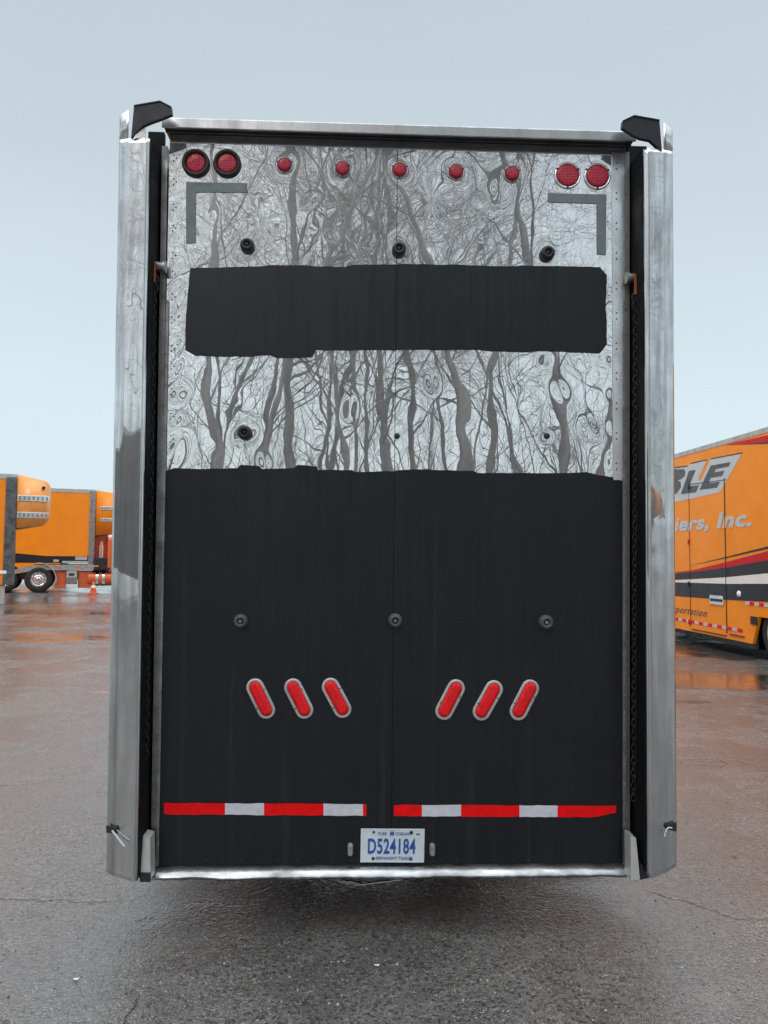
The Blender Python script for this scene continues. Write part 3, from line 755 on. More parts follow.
# latch bits on the posts
m_ = MB(); m_.prism([L(106.8, 825, .014), L(117, 827, .002), L(118, 833, .002), L(112, 832.5, .006), L(106.8, 832, .014)], (0, -1, 0), .008, 1)
m_.cyl(L(112, 830.5, -.012), L(124.5, 846.5, -.022), .0045, .0045, 10); m_.cyl(L(117, 830, -.010), L(129, 840, -.012), .0016, .0016, 8)
m_.build('latch_pin', [SILV, DARKSTEEL], postL)
m_ = MB(); m_.prism([L(665.5, 824, .004), L(676, 822, .016), L(676, 831, .016), L(666, 829, .004)], (0, -1, 0), .008, 1)
m_.tube([L(x, y, -.012) for x, y in ((672, 828), (669, 827.5), (667, 829), (665.5, 832), (664.8, 836.5))], .0032)
m_.build('wire_hook', [SILV, DARKSTEEL], postR)

# the body, chassis and axles behind the gate
m_ = MB(); m_.box((fl[0][0].x + .02, .27, .36), (fr[0][0].x - .02, 14.2, 3.66), .02); body = m_.build('body', ORANGE, trailer)
m_ = MB()
for s in (-.5, .5): m_.box((s - .06, .6, .2), (s + .06, 13.5, .359))
m_.box((gx0 + .1, .235, .22), (gx1 - .1, .265, .6)); m_.build('chassis_and_blocker', DARKSTEEL, trailer)  # rear plate added, floor set low, to keep light off the ground below
def wheel_mb(c, ax, r, w, parent, rimm=CHROME, nm='wheel'):
    c = Vector(c); ax = Vector(ax)
    m_ = MB(); m_.lathe(c, ax, [(r * .58, 0), (r * .62, -.01), (r * .9, 0), (r * .98, w * .06), (r, w * .16), (r, w * .84), (r * .98, w * .94), (r * .9, w), (r * .58, w)], 40)
    t = m_.build('tyre', TYRE, parent)
    m_ = MB(); m_.lathe(c, ax, [(r * .58, -.012), (r * .55, .005), (r * .50, .05), (r * .36, .075), (r * .30, .04), (r * .22, .03), (r * .2, -.02), (r * .1, -.04), (.001, -.04)], 32)
    for i in range(10):
        u = ax.orthogonal().normalized(); q = Matrix.Rotation(2 * PI * i / 10, 3, ax) @ u
        m_.cyl(c + q * (r * .33) + ax * .06, c + q * (r * .33) + ax * .02, .016, .012, 8)
    m_.build('rim', rimm, parent)
def wheel(c, ax, r, w, parent, rimm=CHROME):
    e_ = MB().cyl(Vector(c) + Vector(ax) * .1, Vector(c) + Vector(ax) * (w * .9), r * .3, r * .3, 12).build('wheel', DARKSTEEL, parent)
    wheel_mb(c, ax, r, w, e_, rimm); return e_
for yy in (3.6, 4.85):
    wheel((gx0 + .1, yy, .5), (1, 0, 0), .5, .55, trailer); wheel((gx1 - .1, yy, .5), (-1, 0, 0), .5, .55, trailer)

# ------------------------------------------------------------------ orange trailer with lettering on the right
A0 = Vector((6.64, 13.3, 0)); A1 = Vector((6.37, 16.95, 0)); AX = (A1 - A0).normalized(); NRM = Vector((-AX.y, AX.x, 0))  # outward, to the left
root = empty('lettered_trailer', A0); tag(root, 'orange lettered trailer with red, black and white swoosh parked on the right', 'trailer')
def S(px, py, out=0.0):
    r = ray(px, py); o = A0 + NRM * out; t = (o - CAM).dot(NRM) / r.dot(NRM); return CAM + r * t
def sz(px, py): return S(px, py).z
def sa(px, py): return (S(px, py) - A0).dot(AX)
TZ = (S(673.5, 455.3).z + S(768, 426).z) / 2
BZ = (S(673.5, 627.5).z + S(752.5, 644).z) / 2
A_near, A_far = -9.5, sa(673, 520) + 4.6
def Q(a, z, out=0.0): return A0 + AX * a + NRM * out + Vector((0, 0, z))
def q2(x, y, out): return S(668 + x / 7.68, 420 + y / 7.68, out)
def q3(x, y, out): return S(668 + x / 6.4, 510 + y / 6.4, out)
whx = sa(752.5, 644); wtop = sz(760, 617)
railb = (q2(45, 280, 0).z + q2(768, 115, 0).z) / 2
m_ = MB()
# side wall with wheel cut-out, then the rest of the box
wa0 = whx; wa1 = whx - 2.75
side = [Q(A_far, BZ), Q(wa0, BZ), Q(wa0 - .22, wtop), Q(wa1, wtop), Q(wa1 - .2, BZ), Q(A_near, BZ), Q(A_near, railb), Q(A_far, railb)]
m_.prism(side, -NRM, .06)
def qbox(a0, a1, o0, o1, z0, z1, mi=0, mm=None):
    (mm or m_).prism([Q(a0, z0, o0), Q(a1, z0, o0), Q(a1, z1, o0), Q(a0, z1, o0)], NRM, o1 - o0, mi)
qbox(A_near, A_far, -2.5, -2.44, BZ, railb); qbox(A_near, A_near + .05, -2.44, -.06, BZ, railb); qbox(A_far - .05, A_far, -2.44, -.06, BZ, railb)
m_.build('body', ORANGEB, root, True)
m_ = MB(); qbox(A_near, A_far, -2.5, .008, railb, TZ); m_.build('top_rail', PALE, root, True)
m_ = MB(); qbox(A_near + .1, A_far - .1, -2.4, -.08, BZ + .05, wtop + .05) if False else qbox(whx + .4, A_far - .1, -2.38, -.35, .10, BZ + .2); qbox(A_near + .1, whx + .1, -2.4, -.75, BZ - .1, wtop + .05); m_.build('chassis_and_blocker', DARKSTEEL, root, True)  # low dark box added to hide bright ground beyond, standing in for underside shade
def poly(nm, pts, m, qf, out, lab=None):
    m_ = MB(); m_.prism([qf(x, y, out) for x, y in pts], -NRM, .002); o = m_.build(nm, m, root, True)
    if lab: o['label'] = lab
poly('swoosh', [(-30,408),(160,384),(370,333),(640,262),(900,190),(900,256),(640,320),(370,368),(160,396),(-30,412)], REDS, q3, .004, 'red swoosh')
poly('swoosh', [(130,359),(370,300),(640,232),(900,160),(900,185),(640,248),(370,308)], BLK, q3, .0045, 'thin black swoosh line')
poly('swoosh', [(-30,413),(160,397),(370,369),(640,321),(900,262),(900,385),(640,404),(370,430),(-30,450)], BLK, q3, .004, 'black swoosh over the white one')
poly('swoosh', [(-30,455),(370,431),(640,405),(900,386),(900,478),(640,472),(370,472),(-30,460)], WHT, q3, .0045, 'white swoosh')
poly('swoosh', [(-30,461),(370,473),(640,473),(900,479),(900,620),(640,588),(370,575),(-30,545)], BLK, q3, .004, 'black swoosh under the white one')
poly('swoosh', [(430,192),(768,116),(1200,10),(1200,120),(768,168),(600,188)], REDS, q2, .004, 'red wedge under the roof rail')
poly('swoosh', [(560,190),(768,168),(1200,121),(1200,150),(768,182)], BLK, q2, .0045, 'dark line under the red wedge')
poly('logo_plate', [(-100,396),(150,358),(165,340),(297,310),(232,462),(256,462),(325,303),(568,258),(450,465),(400,555),(-100,665)], SILV, q2, .004)
poly('logo_shadow', [(325,303),(330,294),(572,248),(568,258)], BLK, q2, .006); poly('logo_shadow', [(165,340),(180,328),(297,302),(297,310)], BLK, q2, .006)
poly('logo_shadow', [(45,372),(60,360),(150,350),(150,358)], BLK, q2, .006)
poly('logo_letter', [(-30,402),(60,378),(122,378),(134,400),(128,430),(100,455),(72,464),(96,476),(100,515),(70,560),(30,582),(-50,594)], DKGREY, q2, .006, 'letter B of the logo')
poly('logo_letter', [(160,392),(214,382),(162,508),(238,500),(214,556),(98,570)], DKGREY, q2, .006, 'letter L of the logo')
poly('logo_letter', [(328,350),(482,322),(465,357),(368,377),(356,402),(434,388),(415,430),(328,445),(312,484),(398,474),(376,520),(240,537)], DKGREY, q2, .006, 'letter E of the logo')
poly('logo_slit', [(150,494),(446,456),(446,461),(150,500)], BLK, q2, .008)
def side_text(nm, s, px0, py0, hpx, m, shear, xs, off, sp=1.0, out=.006):
    p = S(px0, py0, out); hh = S(px0, py0 - hpx, out).z - p.z; size = hh / .72
    X = -AX; Yv = Vector((0, 0, 1)); Zv = NRM
    M = root.matrix_basis.inverted() @ Matrix(((X.x, Yv.x, Zv.x, p.x), (X.y, Yv.y, Zv.y, p.y), (X.z, Yv.z, Zv.z, p.z), (0, 0, 0, 1)))
    return text(nm, s, size, m, root, M, xs, shear, off, .001, space=sp)
side_text('name_lettering', 'iers, Inc.', 674, 531, 13.5, SILV, .22, 2.08, .015, 1.05)
side_text('script_lettering', 'sportation', 672.5, 611.5, 7, BLUET, .55, 1.45, .0, 1.15)
# seams, handle, lamps, reflective rows
for px, t in ((690, 480), (725.8, 478)):
    m_ = MB(); a = sa(px, 560); w_ = .002 if px == 690 else .010; qbox(a - w_, a + w_, .0, .0105, BZ + .10, sz(px, t), 0)
    m_.build('door_seam', BLK, root, True)
for px, py in ((689.5, 487), (689.3, 542), (689.3, 584), (690, 622)):
    m_ = MB(); p = S(px, py); a = (p - A0).dot(AX); qbox(a - .02, a + .02, .0, .03, p.z - .05, p.z + .05)
    m_.build('door_hinge', DARKSTEEL if py in (487, 584) else REDS, root, True)
m_ = MB(); a = sa(718, 600); z = sz(718, 600); a2 = sa(710.5, 600); a3 = sa(724, 600)
qbox(a3, a2, .0, .02, sz(717, 604.5), sz(717, 595.5)); hd = m_.build('door_latch', CHROME, root, True)
m_ = MB(); qbox(a3 + .05, a2 - .05, .021, .035, sz(717, 601.5), sz(717, 598.8)); m_.build('latch_recess', DARKSTEEL, hd)
hd_fix = [o for o in bpy.data.objects if o.parent == hd]
for o in hd_fix: o.data.transform(root.matrix_basis.inverted())
m_ = MB(); p = S(739.5, 594); m_.lathe(p, NRM, [(.06, 0), (.06, .02), (.03, .04), (.001, .045)], 16); m_.build('marker_lamp', WHT, root, True)
m_ = MB(); a = sa(754.5, 620.5); qbox(a - .10, a + .10, 0, .02, sz(754, 624.5), sz(754, 616.5)); m_.build('side_lamp', DARKSTEEL, root, True)
def reflrow(x0, y0, x1, y1, n):
    m_ = MB(); b0, b1 = sa(x0, y0), sa(x1, y1); zc = (sz(x0, y0) + sz(x1, y1)) / 2
    for i in range(n):
        u0 = b0 + (b1 - b0) * i / n; u1 = b0 + (b1 - b0) * (i + .96) / n; qbox(u1, u0, .004, .007, zc - .03, zc + .03, i % 2, m_)
    m_.build('reflective_strip', [WHITET, REDT], root, True)
reflrow(671, 618, 743, 631, 16); reflrow(745.5, 602, 790, 609, 9)
m_ = MB()
zc = sz(700, 630)
qbox(sa(692, 622), sa(727, 634) , .0, .02, BZ + .045, BZ + .06, 0, m_); qbox(sa(730, 630), sa(745, 640), 0, .02, BZ + .09, BZ + .105, 0, m_)
m_.build('skirt_edge', BLK, root, True)
wc_ = sa(758.5, 640) - .48
for i, aa in enumerate((wc_, wc_ - 1.15)):
    p = Q(aa, .5, -.06); wheel(tuple(p - A0), tuple(-NRM), .5, .5, root, PALE)

# ------------------------------------------------------------------ left: parked orange trailers, tractor, cone
def nose_trailer(name, X, Y, ztop, zbot, length, noseL, nz0, ground, label, paint, near=True, front_h=None):
    """box trailer lying along X, front towards +X, near side at Y"""
    r_ = empty(name, (X, Y, ground)); tag(r_, label, 'trailer', None)
    m_ = MB(); m_.box((X - length, Y + .01, zbot), (X - (.24 if name == 'nose_trailer' else .02), Y + 2.49, ztop - .16), .02)
    b = m_.build('body', paint, r_, True)
    m_ = MB(); m_.box((X - length, Y, ztop - .158), (X - .0, Y + 2.5, ztop), .01); m_.build('top_rail', PALE, r_, True)
    return r_
# near one
gA = .29; YA = 22.3; KA = 34.5
def fx(px, Y): return (px - 384) * Y / F_PX
def fz(px, py, Y):
    r = ray(px, py); return CAM_H + r.z / r.y * Y
XA = fx(15.5, YA)
rA = nose_trailer('nose_trailer', XA, YA, fz(8, 474, YA), fz(5, 585, YA), 13.0, 1.0, 0, gA, 'orange trailer with grey corner cladding and rounded nose at the left edge', ORANGE)
m_ = MB(); m_.box((fx(6, YA), YA - .01, fz(8, 585, YA)), (XA, YA + 2.51, fz(8, 477, YA)), .01)
for i in range(44):
    z = fz(8, 480, YA) - i * .07; m_.box((fx(5.4, YA), YA - .014, z), (fx(7, YA), YA - .004, z + .035))
m_.build('corner_cladding', mat('cladding', (.20, .22, .24), .35, .85, vary=.35, scale=5), rA, True)
m_ = MB(); xa, xb = XA + .01, fx(47.3, YA)
def nose(m_, xa, xb, Y, z0, z1, W_=2.5):
    bm = bmesh.new(); bmesh.ops.create_cube(bm, size=1)
    for v in bm.verts:
        v.co = Vector(((xa + xb) / 2 + v.co.x * (xb - xa), Y + W_ / 2 + v.co.y * W_, (z0 + z1) / 2 + v.co.z * (z1 - z0)))
        if v.co.x > (xa + xb) / 2: v.co.z += -.13 if v.co.z > (z0 + z1) / 2 else .13
    ed = [e for e in bm.edges if all(v.co.x > (xa + xb) / 2 for v in e.verts)]
    bmesh.ops.bevel(bm, geom=ed, offset=.28, segments=6, affect='EDGES', profile=.5)
    bm.verts.index_update(); m_.add([v.co for v in bm.verts], [[v.index for v in f.verts] for f in bm.faces], 0, True); bm.free()
nose(m_, xa, xb, YA + .02, fz(20, 528, YA), fz(20, 474.5, YA)); nA = m_.build('nose', mat('nose_paint', (.95, .37, .09), .3, 0, vary=.05, coat=.2), rA, True)
def bands(par, rows, Y, x0, x1):
    for (ya, yb) in rows:
        m_ = MB(); z0, z1 = fz(30, yb, Y), fz(30, ya, Y); n_ = 7
        m_.box((x0, Y - .005, z0), (x1, Y + .02, z1), .008)
        for i in range(n_):
            u = x0 + (x1 - x0) * (i + .3) / n_; m_.box((u, Y - .014, z0 + .035), (u + (x1 - x0) * .4 / n_, Y - .003, z1 - .035), 0, 1)
        o = m_.build('vent_band', [CHROME, ALUD], par); o.data.transform(par.parent.matrix_basis.inverted())
bands(nA, [(495, 501), (512, 518)], YA + .0, xa + .02, xb - .05)
m_ = MB(); m_.cyl((fx(40, YA), YA - .01, fz(40, 487, YA)), (fx(40, YA), YA + .1, fz(40, 487, YA)), .05, .04, 12); m_.build('nose_lamp', DARKSTEEL, rA, True)
m_ = MB(); m_.box((fx(3, YA), YA - .02, fz(5, 573.5, YA)), (fx(9, YA), YA - .012, fz(5, 570.5, YA))); m_.build('placard', WHT, rA, True)
m_ = MB(); m_.box((XA - .62, YA + .05, gA), (XA - .22, YA + .4, fz(5, 585, YA) - .002), .02); m_.build('landing_leg', PALE, rA, True)
for aa in (10.2, 11.4): wheel((XA - aa - rA.location.x * 0 - XA, .05, .5), (0, 1, 0), .5, .5, rA)

# far one
YB = 29.8; XB = fx(90.5, YB)
rB = nose_trailer('gooseneck_trailer', XB + .12, YB, fz(50, 488.5, YB), fz(50, 557.5, YB), 8.0, 1.0, 0, gA, 'orange gooseneck trailer with dark lower stripe riding on the tractor', ORANGE)
m_ = MB(); m_.box((fx(0, YB), YB - .006, fz(50, 563, YB)), (XB, YB + 2.5, fz(50, 556, YB))); m_.prism([(fx(10, YB), YB - .008, fz(10, 552, YB)), (fx(88, YB), YB - .008, fz(88, 560, YB)), (fx(88, YB), YB - .008, fz(88, 561, YB)), (fx(10, YB), YB - .008, fz(10, 561, YB))], (0, 1, 0), .01)
m_.build('lower_stripe', BLK, rB, True)
m_ = MB(); m_.box((XB - .10, YB - .02, fz(90, 569, YB)), (XB + .12, YB + .1, fz(90, 490, YB)), .01); m_.build('corner_trim', ALUD, rB, True)
m_ = MB(); nose(m_, XB + .13, XB + 1.35, YB + .02, fz(95, 535, YB), fz(95, 489.5, YB)); nB = m_.build('nose', ORANGE, rB, True)
bands(nB, [(505, 508.7), (517, 520.5)], YB, XB + .30, XB + 1.2)
m_ = MB(); m_.box((fx(64, YB), YB - .03, fz(70, 563, YB)), (fx(88, YB), YB - .01, fz(70, 561, YB))); m_.box((fx(56, YB), YB - .03, fz(56, 562, YB)), (fx(61, YB), YB - .01, fz(56, 559.5, YB)));m_.box((fx(76, YB), YB - .03, fz(76, 560, YB)), (fx(87, YB), YB - .01, fz(76, 556.5, YB)))
m_.build('side_fitting', PALE, rB, True)
m_ = MB(); m_.box((XB - 8, YB + .1, .75), (XB - 4.5, YB + 2.4, fz(50, 557.5, YB) - .3), .02); m_.build('low_deck', ORANGE, rB, True)
for aa in (7.4, 6.2): wheel((-aa, .05, .5), (0, 1, 0), .5, .5, rB)

# tractor
YT = 29.6; rT = empty('truck_tractor', (fx(41, YT), YT, gA)); tag(rT, 'orange truck tractor with pale deck and round fuel tank under the gooseneck trailer', 'truck')
def tz(py): return fz(60, py, YT)
m_ = MB(); m_.prism([(fx(8, YT), YT, tz(573)), (fx(35, YT), YT, tz(565)), (fx(92, YT), YT, tz(564.5)), (fx(92, YT), YT, tz(570)), (fx(40, YT), YT, tz(570)), (fx(8, YT), YT, tz(576))], (0, 1, 0), 2.4)
m_.build('deck', mat('deck_plate', (.42, .44, .44), .5, .5, vary=.2, scale=8), rT, True)
for i in range(5): MB().box((fx(20 + 18 * i, YT), YT - .02, tz(566.5)), (fx(24 + 18 * i, YT), YT - .002, tz(565.2))).build('side_marker', ORANGEB, rT, True)
# fender arc
m_ = MB(); wc = Vector((fx(41, YT), YT, gA + .5))
for (ra, rb, w0, w1) in ((.60, .635, -.06, .6),):
    n_ = 18; vs = []
    for i in range(n_ + 1):
        t = R(-12) + (PI * .62) * i / n_
        for (rr, yy) in ((ra, w0), (rb, w0), (rb, w1), (ra, w1)): vs.append(wc + Vector((rr * math.cos(t), yy, rr * math.sin(t))))
    m_.add(vs, [(i*4+j, i*4+(j+1)%4, (i+1)*4+(j+1)%4, (i+1)*4+j) for i in range(n_) for j in range(4)])
m_.build('fender', PALE, rT, True)
for px in (41, 9.5): wheel((fx(px, YT) - rT.location.x, 0, .5), (0, 1, 0), .5, .55, rT, CHROME)
wheel((fx(150, YT) - rT.location.x, 0, .5), (0, 1, 0), .5, .3, rT, CHROME)
for px in (41, 9.5, 150): wheel((fx(px, YT) - rT.location.x, 2.4, .5), (0, -1, 0), .5, .4, rT, CHROME)
m_ = MB(); m_.box((fx(0, YT), YT + .8, tz(580)), (fx(170, YT), YT + 1.6, tz(571)), .02); m_.box((fx(56, YT), YT + .1, tz(588)), (fx(66, YT), YT + .6, tz(571)), .02); m_.box((fx(77, YT), YT + .1, tz(588)), (fx(90, YT), YT + .5, tz(571)), .02)
m_.build('frame', ORRED, rT, True)
m_ = MB(); m_.box((fx(66, YT), YT - .05, tz(584)), (fx(76.5, YT), YT + .5, tz(571)), .03, 0); m_.box((fx(66.5, YT), YT - .06, tz(577.5)), (fx(76, YT), YT - .04, tz(571)), .005, 1); m_.box((fx(68.5, YT), YT - .07, tz(575.5)), (fx(73.5, YT), YT - .058, tz(573.3)), 0, 2)
m_.build('battery_box', [ALUD, PALE, DARKSTEEL], rT, True)
m_ = MB(); tr = (tz(571.5) - tz(586)) / 2; cy = YT + tr + .0; cz = (tz(571.5) + tz(586)) / 2
m_.cyl((fx(86.5, YT), cy, cz), (fx(125, YT), cy, cz), tr, tr, 32); m_.torus((fx(86.5, YT), cy, cz), (1, 0, 0), tr * .96, .02, 1, None, 32, 6)
tank = m_.build('fuel_tank', ORRED, rT, True)
for px in (95, 101):
    m_ = MB(); m_.cyl((fx(px - 1.3, YT), cy, cz), (fx(px + 1.3, YT), cy, cz), tr + .012, tr + .012, 32); o = m_.build('tank_strap', CHROME, tank); o.data.transform(rT.matrix_basis.inverted())
m_ = MB(); m_.cyl((fx(98.5, YT), YT + .15, tz(569)), (fx(98.5, YT), YT + .15, tz(541)), .055, .055, 14); m_.cyl((fx(98.5, YT), YT + .15, tz(560)), (fx(98.5, YT), YT + .15, tz(545)), .09, .09, 16); m_.build('exhaust_stack', CHROME, rT, True)
m_ = MB(); m_.box((fx(104, YT), YT - .02, tz(572)), (fx(150, YT), YT + 2.4, tz(536)), .12, 0, 4); m_.box((fx(149, YT), YT + .3, tz(578)), (fx(178, YT), YT + 2.1, tz(552)), .15, 0, 4)
m_.box((fx(90, YT), YT + .6, tz(571)), (fx(105, YT), YT + 2.2, tz(529)), .08, 0, 4); cab = m_.build('cab', ORRED, rT, True)
m_ = MB(); m_.box((fx(124, YT), YT - .03, tz(553)), (fx(144, YT), YT + .1, tz(541)), .02); o = m_.build('window', GLASSD, cab); o.data.transform(rT.matrix_basis.inverted())
m_ = MB(); m_.box((fx(91, YT), YT + .05, tz(571)), (fx(104, YT), YT + 2.3, tz(557)), .03); m_.box((fx(91.5, YT), YT - .05, tz(569.5)), (fx(107, YT), YT + .2, tz(567.5)), .01); m_.build('cab_step', DARKSTEEL, rT, True)

PV = Vector((fx(72, YB), YB, 0)); RV = Matrix.Translation(PV) @ Matrix.Rotation(R(21), 4, 'Z') @ Matrix.Translation(-PV)
rB.matrix_basis = RV @ rB.matrix_basis; rT.matrix_basis = RV @ rT.matrix_basis
rA.matrix_basis = rA.matrix_basis @ Matrix.Rotation(R(25), 4, 'Z')

# traffic cone
Yc = 28.6; gc = gpt(93.2, 594); cx, cy_ = gc.x, gc.y
rc = empty('traffic_cone', (cx, cy_, gz(cx, cy_))); tag(rc, 'small orange traffic cone with white collar before the fuel tank', 'traffic cone')
s_ = 1 / (F_PX / cy_)
CONE = mat('cone_plastic', (.75, .11, .03), .5, 0)
m_ = MB(); m_.box((-.17, -.17, 0), (.17, .17, .03), .012); m_.build('base', CONE, rc)
m_ = MB(); m_.lathe((0, 0, .03), (0, 0, 1), [(.13, 0), (.115, .06), (.085, .20)], 24); m_.lathe((0, 0, .03), (0, 0, 1), [(.0605, .30), (.035, .42), (.03, .425), (.001, .425)], 24); m_.build('cone', CONE, rc)
m_ = MB(); m_.lathe((0, 0, .03), (0, 0, 1), [(.085, .20), (.0605, .30)], 24); m_.build('collar', WHT, rc)

# ------------------------------------------------------------------ litter
def litter(name, px, py, size, asp, rot, m, label, cat, curl=.3):
    p = gpt(px, py); r = random.Random(px); n_ = 12; vs = []
    for i in range(n_):
        t = 2 * PI * i / n_; a = size * (1 + r.uniform(-.15, .15)); x = a * math.cos(t); y = a * asp * math.sin(t)
        vs.append(Vector((x * math.cos(rot) - y * math.sin(rot), x * math.sin(rot) + y * math.cos(rot), .006 + curl * (x * x + y * y) / size)))
    c = [Vector((0, 0, .004))]
    m_ = MB(); m_.add(c + vs + [q + Vector((0, 0, .0015)) for q in c + vs], [(0, i+1, (i+1)%n_+1) for i in range(n_)] + [(n_+1, n_+2+(i+1)%n_, n_+2+i) for i in range(n_)] + [(i+1, n_+2+i, n_+2+(i+1)%n_, (i+1)%n_+1) for i in range(n_)])
    o = m_.build(name, m); o.location = p; tag(o, label, cat)
LEAF = mat('dead_leaf', (.28, .15, .07), .6, 0, vary=.2, scale=60); PAPER = mat('paper_scrap', (.72, .74, .76), .6, 0)
litter('dead_leaf', 734, 857, .022, .5, -.6, LEAF, 'dry brown leaf lying on the asphalt right of the trailer', 'leaf', .5)
litter('paper_scrap', 377, 967, .012, .45, .1, PAPER, 'tiny white scrap on the asphalt under the trailer gate', 'litter')
litter('paper_scrap', 76, 981, .012, .6, .0, PAPER, 'white scrap on the asphalt at the lower left', 'litter')
# loose grit: uncountable little stones on the near asphalt
r = random.Random(11); m_ = MB()
for _ in range(2600):
    px = r.uniform(-20, 790); py = r.uniform(700, 1040)
    if r.random() > ((py - 660) / 380) ** 1.1: continue
    p = gpt(px, py)
    if p.y > 3.6 and abs(p.x) < 1.35: continue
    s = abs(r.gauss(.0022, .0018)) + .0012; k = 5
    top = p + Vector((r.uniform(-.3, .3) * s, r.uniform(-.3, .3) * s, s * .9)); a0 = r.uniform(0, 6)
    ring = [p + Vector((s * math.cos(a0 + 2 * PI * i / k) * r.uniform(.7, 1.3), s * math.sin(a0 + 2 * PI * i / k) * r.uniform(.7, 1.2), .0)) for i in range(k)]
    m_.add([top] + ring, [(0, i + 1, (i + 1) % k + 1) for i in range(k)], r.choice((0, 0, 1, 2)))
tag(m_.build('grit', [mat('stone_pale', (.32, .30, .27), .6), mat('stone_grey', (.12, .115, .11), .5), mat('stone_dark', (.04, .038, .036), .4)]), 'loose grit scattered over the near asphalt', 'grit', None, 'stuff')

# ------------------------------------------------------------------ bare woods behind the viewer (seen mirrored in the steel)
BARK = mat('bark', (.23, .22, .215), .9, 0, vary=.3, scale=4, stretch=(1, 1, .2), bump=.5, bscale=12, bdist=.02)
def grow(m_, p, d, L_, r0, lvl, rng, maxl, sides):
    nseg = 7 if lvl == 0 else (5 if lvl == 1 else (4 if lvl == 2 else 3))
    pts = [p.copy()]; rad = [r0]; dirs = [d.copy()]
    q = p.copy(); dd = d.copy()
    tip = .25 if lvl == 0 else .3
    for i in range(nseg):
        wob = (.10, .24, .30, .34, .34)[lvl]
        dd = (dd + Vector((rng.gauss(0, wob), rng.gauss(0, wob), rng.gauss(0, wob * .6) + (.05 if lvl else .02)))).normalized()
        q = q + dd * (L_ / nseg); pts.append(q.copy()); dirs.append(dd.copy()); rad.append(r0 * (1 - (1 - tip) * (i + 1) / nseg))
    n = sides[lvl]; vs = []
    for c, dv, rr in zip(pts, dirs, rad):
        u = dv.orthogonal().normalized(); w = dv.cross(u)
        for i in range(n):
            t = 2 * PI * i / n; vs.append(c + u * (rr * math.cos(t)) + w * (rr * math.sin(t)))
    m_.add(vs, [(j*n+i, j*n+(i+1)%n, (j+1)*n+(i+1)%n, (j+1)*n+i) for j in range(nseg) for i in range(n)], 0, lvl < 2)
    if lvl >= maxl: return
    kids = (12, 7, 6, 4)[lvl]
    for kk in range(kids):
        t = rng.uniform(.22 if lvl == 0 else .15, 1.0); t = t if kk else 1.0
        i = min(nseg - 1, int(t * nseg)); f = t * nseg - i; c = pts[i].lerp(pts[i + 1], f); dv = dirs[i]; rr = rad[i] * (1 - f) + rad[i + 1] * f
        ax = dv.orthogonal().normalized(); ax = Matrix.Rotation(rng.uniform(0, 2 * PI), 3, dv) @ ax
        ang = R(rng.uniform(22, 58)); nd = Matrix.Rotation(ang, 3, ax) @ dv
        nr = 0; nl = L_ * rng.uniform(.38, .62) * (1.15 - .45 * t); nr = rr * rng.uniform(.42, .68) * (.8 if lvl else .75)
        nr = max(rr * rng.uniform(.36, .62) * (.8 if lvl else .7), .0055 if lvl else .015)
        grow(m_, c, nd, nl, nr, lvl + 1, rng, maxl, sides)
def tree_mesh(seed, H, r0, maxl=4, fork=False):
    rng = random.Random(seed); m_ = MB(); sides = (9, 6, 4, 3, 3)
    grow(m_, Vector((0, 0, -.1)), Vector((rng.uniform(-.08, .08), 0, 1)).normalized(), H, r0, 0, rng, maxl, sides)
    if fork: grow(m_, Vector((.05, 0, .4)), Vector((rng.choice((-.3, .3)), .05, 1)).normalized(), H * .9, r0 * .75, 0, rng, maxl - 1, sides)
    return m_
protos = []
for i, (H, r0, fk) in enumerate(((17, .14, True), (19, .17, False), (15, .11, True), (18, .13, False), (16, .10, True))):
    o = tree_mesh(40 + i, H, r0, 4, fk).build('bare_tree', BARK); protos.append(o)
rng = random.Random(5)
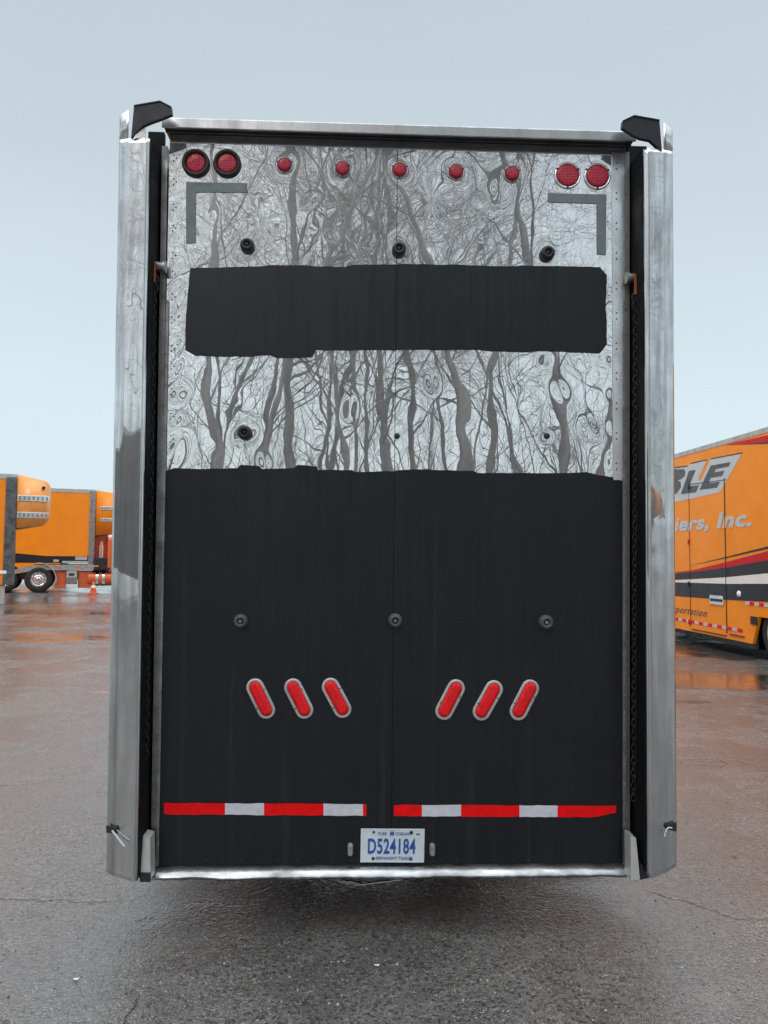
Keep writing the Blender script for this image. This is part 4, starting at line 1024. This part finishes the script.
spots = [(-3.0,-15),(-1.5,-19),(.4,-17),(2.3,-20),(-4.6,-18),(4.2,-16.5),(5.8,-21),(-6.9,-20),(-.5,-25),(1.7,-27),(-3.4,-27),(7.6,-18),(-9.5,-17),(3.5,-26),
         (10.5,-22),(-12,-24),(-16,-20),(14,-19),(18,-24),(-21,-25),(23,-20),(-27,-22),(28,-24),(-33,-18),(34,-18),(-6,-30),(6.5,-31),(.5,-33),(-10,-33),(11,-33)]
for i, (x, y) in enumerate(spots):
    o = protos[i] if i < 5 else protos[rng.randrange(5)].copy()
    if i >= 5: C.objects.link(o)
    o.location = (x * 1.2, y * 1.25, 0); o.rotation_euler = (0, 0, rng.uniform(0, 6.28)); s = rng.uniform(1.1, 1.4); o.scale = (s, s, s)
    tag(o, 'tall bare winter tree behind the viewer, mirrored in the steel gate', 'tree', 'bare trees mirrored in the gate')
# undergrowth as one mass
m_ = MB(); rng = random.Random(9); sides = (4, 3, 3, 3, 3)
for _ in range(110):
    x = rng.uniform(-38, 38); y = rng.uniform(-40, -21)
    grow(m_, Vector((x, y, 0)), Vector((rng.uniform(-.15, .15), 0, 1)).normalized(), rng.uniform(4, 10), rng.uniform(.03, .09), 0, rng, 2, sides)
tag(m_.build('undergrowth', BARK), 'thin bare brush and saplings behind the viewer, mirrored in the steel', 'brush', None, 'stuff')
c3 = copy_tree(rA); c3.matrix_basis = Matrix.Translation((-15.2, 37, .2)) @ Matrix.Rotation(R(20), 4, 'Z'); c3['label'] = 'orange trailer in the back row, glimpsed through the gaps behind the truck tractor'
# two unseen trailers added behind the viewer to darken the foot of the mirrored view in the posts
DGP = mat('dark_grey_paint', (.07, .066, .062), .5, 0, vary=.2)
c1 = nose_trailer('unseen_box_trailer', 0, 0, 4.2, .55, 15.0, 0, 0, 0, 'unseen dark grey box trailer added behind the viewer on the left to darken the left post reflection', DGP)
for aa in (11.6, 12.8): wheel((-aa, .05, .5), (0, 1, 0), .5, .5, c1)
c1.matrix_basis = Matrix.Translation((-7.6, -13.5, 0)) @ Matrix.Rotation(R(-14), 4, 'Z') @ Matrix.Rotation(0, 4, 'Z')
c2 = copy_tree(rA); c2.matrix_basis = Matrix.Translation((24, -26, 0)) @ Matrix.Rotation(R(12), 4, 'Z'); c2['label'] = 'unseen orange nose trailer added behind the viewer on the right to darken and tint the right post reflection'
